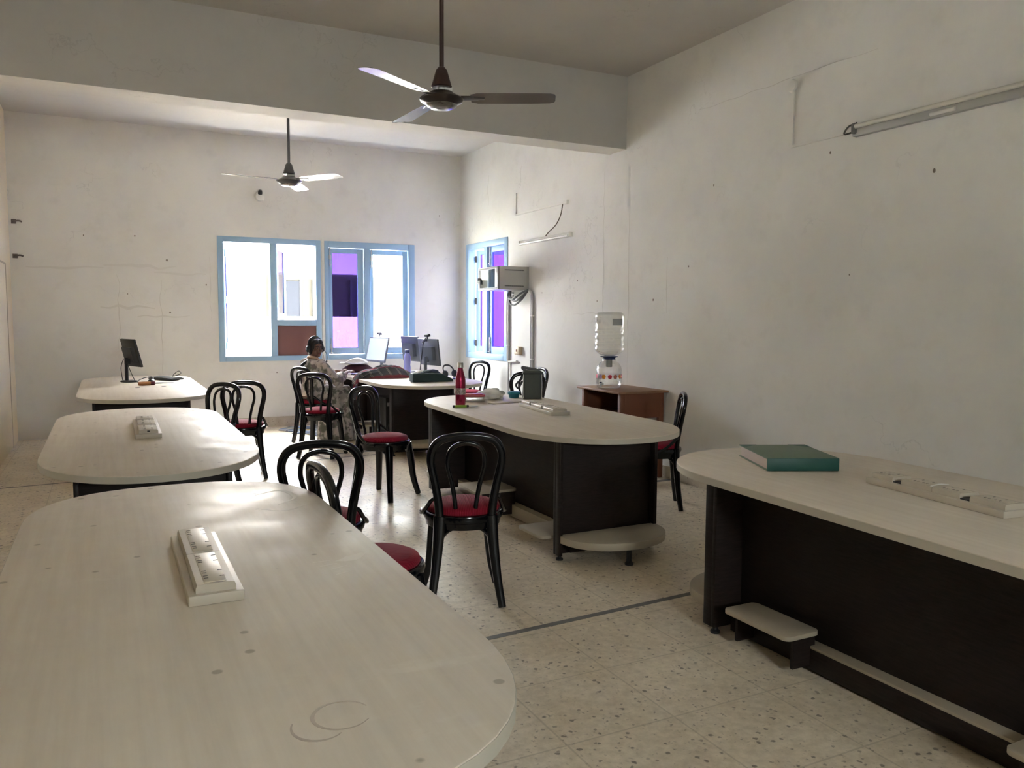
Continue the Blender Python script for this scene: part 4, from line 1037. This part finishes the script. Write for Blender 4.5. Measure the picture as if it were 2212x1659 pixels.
bm = NEW(); add_tube(bm, [(-.075, 0, .045), (-.08, .03, .10), (-.05, .05, .135), (0, .055, .145), (.05, .05, .135), (.08, .03, .10), (.075, 0, .045)], (.010, .004), 8, smooth=5); obj('headband', bm, BLKM, t)
for s in (-1, 1):
    bm = NEW(); add_lathe(bm, [(.030, -.014), (.040, -.010), (.042, .006), (.034, .014), (.001, .015)], 20, Matrix.Translation((.075*s, 0, .046)) @ Matrix.Rotation(s*PI/2, 4, 'Y')); obj('ear_cup', bm, BLKM, t)
bm = NEW(); add_tube(bm, [(.08, 0, .01), (.11, -.05, .004), (.14, -.10, .004), (.10, -.16, .004)], .003, 6, smooth=5); obj('cable', bm, BLKM, t)
t = thing('wallet', 'small blue wallet at the right rim of the cluttered table', 'wallet', (3.56, 8.42, z), .15)
bm = NEW(); add_prism(bm, rrect(.11, .075, .01), 0, .022, edge=.005); obj('body', bm, M('royal_blue_leather', (.03, .03, .20), .5), t)
bm = NEW(); add_box(bm, (0, -.0375, .011), (.10, .003, .003)); obj('fold_line', bm, DARK, t)
t = thing('backlit_keyboard', 'keyboard glowing violet under the seated person hands', 'keyboard', (2.76, 9.43, z), math.radians(-68))
bm = NEW(); add_box(bm, (0, 0, .010), (.36, .13, .016), None, .004); obj('case', bm, M('dark_violet_case', (.05, .045, .09), .4), t)
bm = NEW()
for i in range(13):
    for k in range(5): add_box(bm, (-.16+i*.0268, -.048+k*.024, .021), (.022, .019, .006), None, .001, 1)
obj('keys', bm, M('violet_keys', (.25, .22, .60), .4, emit=((.45, .42, 1.0), .05)), t)
# open notebook arching over a maroon bag behind the hands
t = thing('open_notebook', 'white notebook lying open with its pages arched, behind the hands', 'notebook', (2.74, 9.80, z+.128), math.radians(-20))
bm = NEW(); rings = []
for i in range(13):
    u = -.17+i*.34/12; h_ = .055*math.sin(PI*min(1, max(0, (u+.10)/.27)))**.8 if u > -.10 else 0
    rings.append([Vector((u, y, h_+dz)) for y, dz in ((-.11, 0), (.11, 0), (.11, .012), (-.11, .012))])
add_rings(bm, rings); obj('pages', bm, M('white_paper', (.78, .78, .77), .7), t, 30)
bm = NEW(); add_bx(bm, -.18, .17, -.115, .115, -.006, -.001); obj('cover', bm, M('grey_cover', (.4, .38, .40), .6), t)
crumple('maroon_bag', 'maroon cloth bag under the open notebook', 'bag', (2.79, 9.84, z), (.36, .30, .115), M('maroon_cloth', (.075, .022, .035), .85), 2.2, 4, .22)
bm = NEW(); add_box(bm, (0, 0, .012), (.21, .29, .022), None, .002); o = obj('paper_stack', bm, M('paper_white', (.74, .73, .71), .7), None, 40, (3.06, 9.52, z), (0, 0, .3)); tag(o, 'stack of white paper sheets beyond the keyboard', 'paper')

# ---------------------------------------------------------------- under and around the back table
t = thing('computer_tower', 'black computer tower in the shadow under the cluttered table', 'computer', (2.79, 8.62, .0), 0)
bm = NEW(); add_box(bm, (0, 0, .39), (.17, .38, .36), None, .006); obj('case', bm, BLKM, t)
bm = NEW(); add_box(bm, (-.06, 0, .19), (.012, .34, .05)); add_box(bm, (.06, 0, .19), (.012, .34, .05)); add_box(bm, (0, 0, .105), (.20, .40, .21), None, .003); obj('tower_stand', bm, M('tower_stand_black', (.012, .012, .013), .6), t)
bm = NEW(); add_box(bm, (0, -.192, .50), (.14, .006, .04), None, .002); obj('drive_front', bm, GREYP, t)
bm = NEW(); add_tube(bm, [(-.05, -.2, .30), (-.09, -.24, .20), (-.10, -.22, .10), (-.07, -.24, .03)], .006, 6, smooth=6); add_tube(bm, [(.02, -.2, .35), (-.04, -.26, .22), (-.02, -.25, .05)], .005, 6, smooth=6); obj('cables', bm, BLKM, t)
def rug():
    RG = M('patchwork_rag_rug', (.4, .4, .4), .95, spec=.1); t_ = NT(RG); v = t_.coord((1, 1, 1))
    vo = t_.n('ShaderNodeTexVoronoi'); vo.inputs['Scale'].default_value = 11; t_.l(v, vo.inputs['Vector'])
    sp = t_.n('ShaderNodeSeparateColor'); t_.l(vo.outputs['Color'], sp.inputs[0])
    c = t_.ramp(sp.outputs[0], [(.0, (.10, .14, .22)), (.28, (.16, .21, .30)), (.30, (.36, .36, .34)), (.55, (.40, .40, .38)), (.57, (.42, .33, .12)), (.72, (.40, .32, .13)), (.74, (.18, .23, .34)), (.9, (.10, .11, .13))])
    t_.col(c)
    P = [(2.00, 10.60), (2.14, 10.72), (2.34, 10.66), (2.52, 10.72), (2.72, 10.62), (2.78, 10.35), (2.70, 10.05), (2.72, 9.84), (2.60, 9.68), (2.44, 9.74), (2.34, 9.66), (2.22, 9.80), (2.16, 10.0), (2.02, 10.06), (2.08, 10.22), (2.0, 10.34), (1.93, 10.46)]
    S = smooth_path(P+[P[0]], 5)[:-1]
    c0 = Vector((2.38, 10.2, 0))
    bm = NEW(); add_prism(bm, [(p.x-c0.x, p.y-c0.y) for p in reversed(S)], .001, .012, edge=.003)
    o = obj('rag_rug', bm, RG, None, 40, (c0.x, c0.y, 0.0005)); tag(o, 'wavy-edged patchwork rag rug on the floor below the back window', 'rug')
rug()
t = thing('carry_bag', 'yellow carry bag with a dark bottom under the seated person chair', 'bag', (2.56, 10.50, .0130))
bm = NEW(); rings = []
for zz, s in ((.03, .98), (.05, 1), (.11, .95), (.15, .75), (.165, .5)): rings.append([Vector((p[0]*s, p[1]*s, zz+noise.noise(Vector((p[0]*30, p[1]*30, zz*20)))*.006)) for p in rrect(.20, .13, .03)])
add_rings(bm, rings); obj('body', bm, M('yellow_nylon', (.42, .40, .05), .6), t, 60)
bm = NEW(); add_prism(bm, rrect(.195, .125, .03), 0, .035, edge=.006); obj('dark_bottom', bm, BLKM, t)
# ---------------------------------------------------------------- the seated person
def fuse(bm, voxel, smooth=6, fac=.5):
    """turn overlapping closed shapes into one continuous skin"""
    bmesh.ops.recalc_face_normals(bm, faces=bm.faces[:])
    me = bpy.data.meshes.new('fuse'); bm.to_mesh(me); bm.free()
    o = bpy.data.objects.new('fuse', me); COL.objects.link(o)
    r = o.modifiers.new('r', 'REMESH'); r.mode = 'VOXEL'; r.voxel_size = voxel
    if smooth:
        s = o.modifiers.new('s', 'SMOOTH'); s.factor = fac; s.iterations = smooth
    dg = bpy.context.evaluated_depsgraph_get(); dg.update()
    m2 = bpy.data.meshes.new_from_object(o.evaluated_get(dg))
    out = bmesh.new(); out.from_mesh(m2)
    bpy.data.objects.remove(o); bpy.data.meshes.remove(me); bpy.data.meshes.remove(m2)
    return out

PTH = math.radians(20)
person = thing('person', 'seated person in a grey floral dress and headset, hands on a keyboard', 'person', (2.11, 9.325, 0.002), PTH)
HEAD = Matrix.Translation((.055, 0, 1.088)) @ Matrix.Rotation(math.radians(-90), 4, 'Z') @ Matrix.Rotation(math.radians(3), 4, 'Y')
def ell_h(bm, c, r, rot=None, seg=20, rings=14):
    a = NEW(); add_ell(a, c, r, rot, seg, rings)
    for v in a.verts: v.co = HEAD @ v.co
    me = bpy.data.meshes.new('t'); a.to_mesh(me); a.free(); bm.from_mesh(me); bpy.data.meshes.remove(me)
def tube_h(bm, pts, r, seg=10, smooth=0):
    add_tube(bm, [HEAD @ Vector(p) for p in pts], r, seg, smooth=smooth)

SKIN = M('brown_skin', (.165, .09, .069), .55, spec=.25)
bm = NEW()
# head and face (local +X is where the face points)
ell_h(bm, (-.010, 0, .030), (.090, .070, .085)); ell_h(bm, (.022, 0, -.022), (.064, .058, .078))
ell_h(bm, (.052, 0, -.078), (.026, .030, .022)); ell_h(bm, (.060, .030, -.022), (.022, .020, .020)); ell_h(bm, (.060, -.030, -.022), (.022, .020, .020))
ell_h(bm, (.066, 0, .028), (.016, .046, .018))
tube_h(bm, [(.079, 0, .012), (.092, 0, -.012), (.099, 0, -.028)], [(.007, .006), (.009, .008), (.011, .010)]); ell_h(bm, (.090, .011, -.031), (.010, .008, .007)); ell_h(bm, (.090, -.011, -.031), (.010, .008, .007))
ell_h(bm, (.082, 0, -.054), (.012, .024, .007)); ell_h(bm, (.080, 0, -.063), (.012, .020, .008))
for s in (-1, 1): ell_h(bm, (-.005, .073*s, -.010), (.018, .010, .030))
# neck and trunk
add_tube(bm, [HEAD @ Vector((-.015, 0, -.05)), (.035, 0, 1.0), (.018, 0, .93)], [(.050, .048), (.047, .046), (.062, .058)], 16)
add_tube(bm, [(-.01, 0, .52), (.0, 0, .64), (.01, 0, .76), (.02, 0, .88), (.022, 0, .945)], [(.115, .165), (.095, .135), (.10, .140), (.09, .150), (.055, .085)], 20, up=(-1, 0, 0) if False else (0, 1, 0))
JR = dict(sh=(.015, -.165, .915), el=(.19, -.225, .715), wr=(.435, -.075, .800))
JL = dict(sh=(.025, .165, .915), el=(.20, .215, .720), wr=(.450, .150, .800))
for J in (JR, JL):
    add_ell(bm, J['sh'], (.050, .050, .050)); add_tube(bm, [J['sh'], J['el']], [(.043, .043), (.036, .036)], 12)
    add_ell(bm, J['el'], (.036, .036, .036)); e, w = Vector(J['el']), Vector(J['wr'])
    add_tube(bm, [e, e.lerp(w, .3), w], [(.034, .034), (.036, .034), (.021, .019)], 12)
    d = (w-e).normalized(); d.z *= .1; d.normalize(); side = Vector((-d.y, d.x, 0)); out_ = 1 if J is JL else -1
    p = w+d*.045
    # palm, slightly arched over the keys
    add_tube(bm, [w-d*.01, w+d*.03, w+d*.075, w+d*.085], [(.019, .014), (.030, .014), (.037, .012), (.034, .009)], 12, up=(0, 0, 1))
    k0 = w+d*.080
    for i, (o_, ln) in enumerate(((-.028, .066), (-.0095, .075), (.0095, .070), (.028, .056))):
        ln = (.066, .075, .071, .056)[i]; s_ = side*out_*o_
        a = k0+s_; fan_ = (d+side*out_*o_*3.2).normalized()
        q1 = a+fan_*ln*.42+Vector((0, 0, .010)); q2 = a+fan_*ln*.76+Vector((0, 0, -.004)); q3 = a+fan_*ln*.95+Vector((0, 0, -.022))
        add_tube(bm, [a-fan_*.02, a, q1, q2, q3], [(.0095, .0095), (.0095, .0095), (.0088, .0088), (.008, .008), (.0068, .0068)], 8); add_ell(bm, q3, (.0068,)*3, None, 8, 6)
    th = w+d*.022-side*out_*.024
    t1 = th+d*.030-side*out_*.018-Vector((0, 0, .006)); t2 = t1+d*.028-side*out_*.002-Vector((0, 0, .008))
    add_tube(bm, [w+d*.012-side*out_*.010, th, t1, t2], [(.014, .013), (.0125, .012), (.0105, .0105), (.008, .008)], 8); add_ell(bm, t2, (.008,)*3, None, 8, 6)
# legs under the dress and feet on the floor
for s in (-1, 1):
    add_tube(bm, [(.0, .09*s, .565), (.40, .10*s, .545)], [(.085, .085), (.062, .062)], 14); add_ell(bm, (.40, .10*s, .54), (.062, .06, .065))
    add_tube(bm, [(.40, .10*s, .54), (.37, .10*s, .35), (.345, .10*s, .075)], [(.058, .056), (.052, .05), (.034, .032)], 14)
    add_tube(bm, [(.30, .10*s, .045), (.37, .105*s, .045), (.47, .115*s, .022), (.52, .118*s, .018)], [(.030, .036), (.036, .042), (.040, .020), (.028, .014)], 12, up=(0, 0, 1))
    add_ell(bm, (.345, .10*s, .07), (.036, .034, .045))
body = obj('body', fuse(bm, .0046, 4), SKIN, person, 180)

HAIRM = M('black_hair', (.010, .009, .011), .45)
bm = NEW()
ell_h(bm, (-.024, 0, .034), (.090, .079, .092)); ell_h(bm, (-.030, 0, -.02), (.075, .076, .075)); ell_h(bm, (-.005, .070, -.02), (.030, .013, .05)); ell_h(bm, (-.005, -.070, -.02), (.030, .013, .05))
ell_h(bm, (.034, .024, .074), (.046, .044, .034)); ell_h(bm, (.034, -.024, .074), (.046, .044, .034)); ell_h(bm, (.022, .062, .025), (.042, .016, .055)); ell_h(bm, (.022, -.062, .025), (.042, .016, .055)); ell_h(bm, (-.03, 0, -.06), (.065, .068, .055))
hb = HEAD @ Vector((-.075, 0, -.075))
add_tube(bm, [hb, hb+Vector((-.03, -.02, -.06)), (-.115, .015, .90), (-.135, .02, .80), (-.125, .02, .68)], [(.036, .032), (.024, .021), (.019, .017), (.016, .014), (.009, .008)], 12, smooth=5)
obj('hair', fuse(bm, .006, 3), HAIRM, person, 180)
eye = M('eye_dark', (.012, .008, .007), .2); lip = M('lip_tone', (.20, .055, .055), .5); brow = M('brow_hair', (.012, .010, .010), .7); ewh = M('eye_white', (.26, .235, .22), .4)
for s in (-1, 1):
    bm = NEW(); ell_h(bm, (.0785, .029*s, .008), (.0060, .0115, .0045), None, 12, 8)
    eo = obj('eye', bm, ewh, person, 180)
    bm = NEW(); ell_h(bm, (.0835, .029*s, .008), (.0025, .0055, .0050), None, 10, 8)
    obj('iris', bm, eye, eo, 180)
for s in (-1, 1):
    bm = NEW(); tube_h(bm, [(.0835, .012*s, .024), (.0845, .028*s, .030), (.0745, .045*s, .026)], [(.003, .0022), (.0042, .003), (.002, .0015)], 8, 4)
    obj('eyebrow', bm, brow, person, 180)
bm = NEW(); ell_h(bm, (.0905, 0, -.0545), (.0045, .021, .0042)); ell_h(bm, (.0890, 0, -.0625), (.0045, .017, .0050)); obj('lips', bm, lip, person, 180)

# dress
DR = M('floral_dress_cotton', (.5, .46, .42), .9, spec=.1); t_ = NT(DR); v = t_.coord()
n1 = t_.noise(v, 9, 3, .55); n2 = t_.noise(t_.coord((1, 1, 1), (0, 0, 1.1)), 13, 3, .6)
c = t_.ramp(n1, [(.40, (.54, .49, .465)), (.50, (.50, .46, .435)), (.55, (.20, .20, .17)), (.64, (.15, .155, .125))])
c = t_.mix(t_.ramp(n2, [(.57, 0), (.62, 1)]), c, (.22, .18, .19)); t_.col(c)
bm = NEW()
add_tube(bm, [(-.015, 0, .54), (-.005, 0, .64), (.005, 0, .76), (.018, 0, .87), (.022, 0, .945), (.024, 0, .965)], [(.130, .185), (.115, .160), (.122, .165), (.108, .168), (.075, .115), (.052, .065)], 24, up=(0, 1, 0))
for J in (JR, JL):
    s, e, w = Vector(J['sh']), Vector(J['el']), Vector(J['wr'])
    add_ell(bm, s, (.062, .060, .058)); add_tube(bm, [s, e], [(.062, .060), (.058, .062)], 14); add_ell(bm, e, (.060, .056, .060))
    add_tube(bm, [e, e.lerp(w, .35), e.lerp(w, .52)], [(.056, .060), (.060, .064), (.058, .066)], 14)
    add_ell(bm, e+Vector((.03, 0, -.035)), (.055, .045, .05))
add_ell(bm, (.02, 0, .575), (.15, .20, .10))
for s in (-1, 1): add_tube(bm, [(-.02, .10*s, .575), (.22, .105*s, .575), (.42, .11*s, .56)], [(.115, .10), (.112, .095), (.088, .088)], 16); 
add_tube(bm, [(.20, 0, .57), (.44, 0, .55)], [(.16, .085), (.155, .075)], 16, up=(0, 0, 1))
add_tube(bm, [(.40, 0, .57), (.385, 0, .42), (.36, 0, .22), (.35, 0, .012)], [(.105, .20), (.12, .215), (.15, .235), (.185, .265)], 28, up=(0, 1, 0))
add_tube(bm, [(.16, -.10, .52), (.17, -.12, .30), (.18, -.14, .012)], [(.13, .10), (.15, .12), (.19, .15)], 18, up=(0, 1, 0))
bmf = fuse(bm, .0085, 5)
for v_ in bmf.verts:     # folds running down the skirt, softer on the bodice
    p = v_.co; k = min(1, max(0, (.60-p.z)/.35))
    a = math.atan2(p.y, p.x-.3)
    nrm = Vector((p.x-.3, p.y, 0)); 
    if nrm.length > 1e-4: nrm.normalize()
    v_.co = p+nrm*(.011*k*math.sin(a*17+noise.noise(p*3)*4))+Vector((0, 0, 0))*0
    q = noise.noise(p*13)*.007; v_.co += Vector((q, q*.5, q*.3 if p.z > .05 else 0))
    v_.co.z = max(v_.co.z, .003)
dress = obj('dress', bmf, DR, person, 180)
TAN = M('tan_neck_trim', (.42, .29, .20), .8)
bm = NEW(); add_tube(bm, [(.022+.056*math.cos(a), .072*math.sin(a), .972-.020*math.cos(a)) for a in [2*PI*i/24 for i in range(24)]], (.010, .016), 8, closed=True); obj('collar', bm, TAN, dress, 80)
bm = NEW(); add_tube(bm, [(.085, -.03, .94), (.130, -.045, .86), (.140, -.03, .74), (.16, -.02, .64)], (.020, .006), 8, smooth=6, up=(1, 0, .2)); obj('front_placket', bm, TAN, dress, 80)
GOLD = M('gold_bangle', (.55, .33, .08), .3, .9)
for J in (JR, JL):
    e, w = Vector(J['el']), Vector(J['wr']); d = (w-e).normalized(); c0 = e.lerp(w, .62); x = d.cross(Vector((0, 0, 1))).normalized(); y = d.cross(x)
    bm = NEW(); add_tube(bm, [c0+x*.033*math.cos(2*PI*i/24)+y*.033*math.sin(2*PI*i/24) for i in range(24)], .0035, 6, closed=True); obj('bangle', bm, GOLD, person, 80)

# headset worn on the head
hs = thing('headset', 'black headset with a boom microphone worn by the seated person', 'headset', person.matrix_basis @ Vector((.055, 0, 1.088)), PTH+math.radians(-90))
bm = NEW(); add_tube(bm, [(-.012, .090*math.cos(a), .030+.103*math.sin(a)) for a in [PI*i/20 for i in range(21)]], (.013, .005), 8, up=(1, 0, 0)); obj('headband', bm, M('headband_silver_black', (.06, .065, .07), .25, .3), hs)
for s in (-1, 1):
    bm = NEW(); add_lathe(bm, [(.001, -.014), (.034, -.014), (.040, -.006), (.040, .008), (.030, .016), (.001, .018)], 24, Matrix.Translation((-.008, .092*s, -.008)) @ Matrix.Rotation(-s*PI/2, 4, 'X')); ec = obj('ear_cup', bm, BLKM, hs)
    bm = NEW(); add_ell(bm, (-.012, .108*s, .022), (.006, .005, .006), None, 10, 8); obj('chrome_pivot', bm, STEEL, ec)
bm = NEW(); add_tube(bm, [(.0, .105, -.02), (.05, .112, -.06), (.075, .105, -.11), (.085, .09, -.145)], .0032, 8, smooth=6); add_ell(bm, (.087, .088, -.152), (.012, .011, .013), None, 12, 8); obj('boom_microphone', bm, BLKM, hs)
bm = NEW(); add_tube(bm, [(-.01, .10, -.045), (.0, .11, -.12), (.03, .10, -.20), (.05, .06, -.27)], .0025, 6, smooth=6); obj('cable', bm, BLKM, hs)
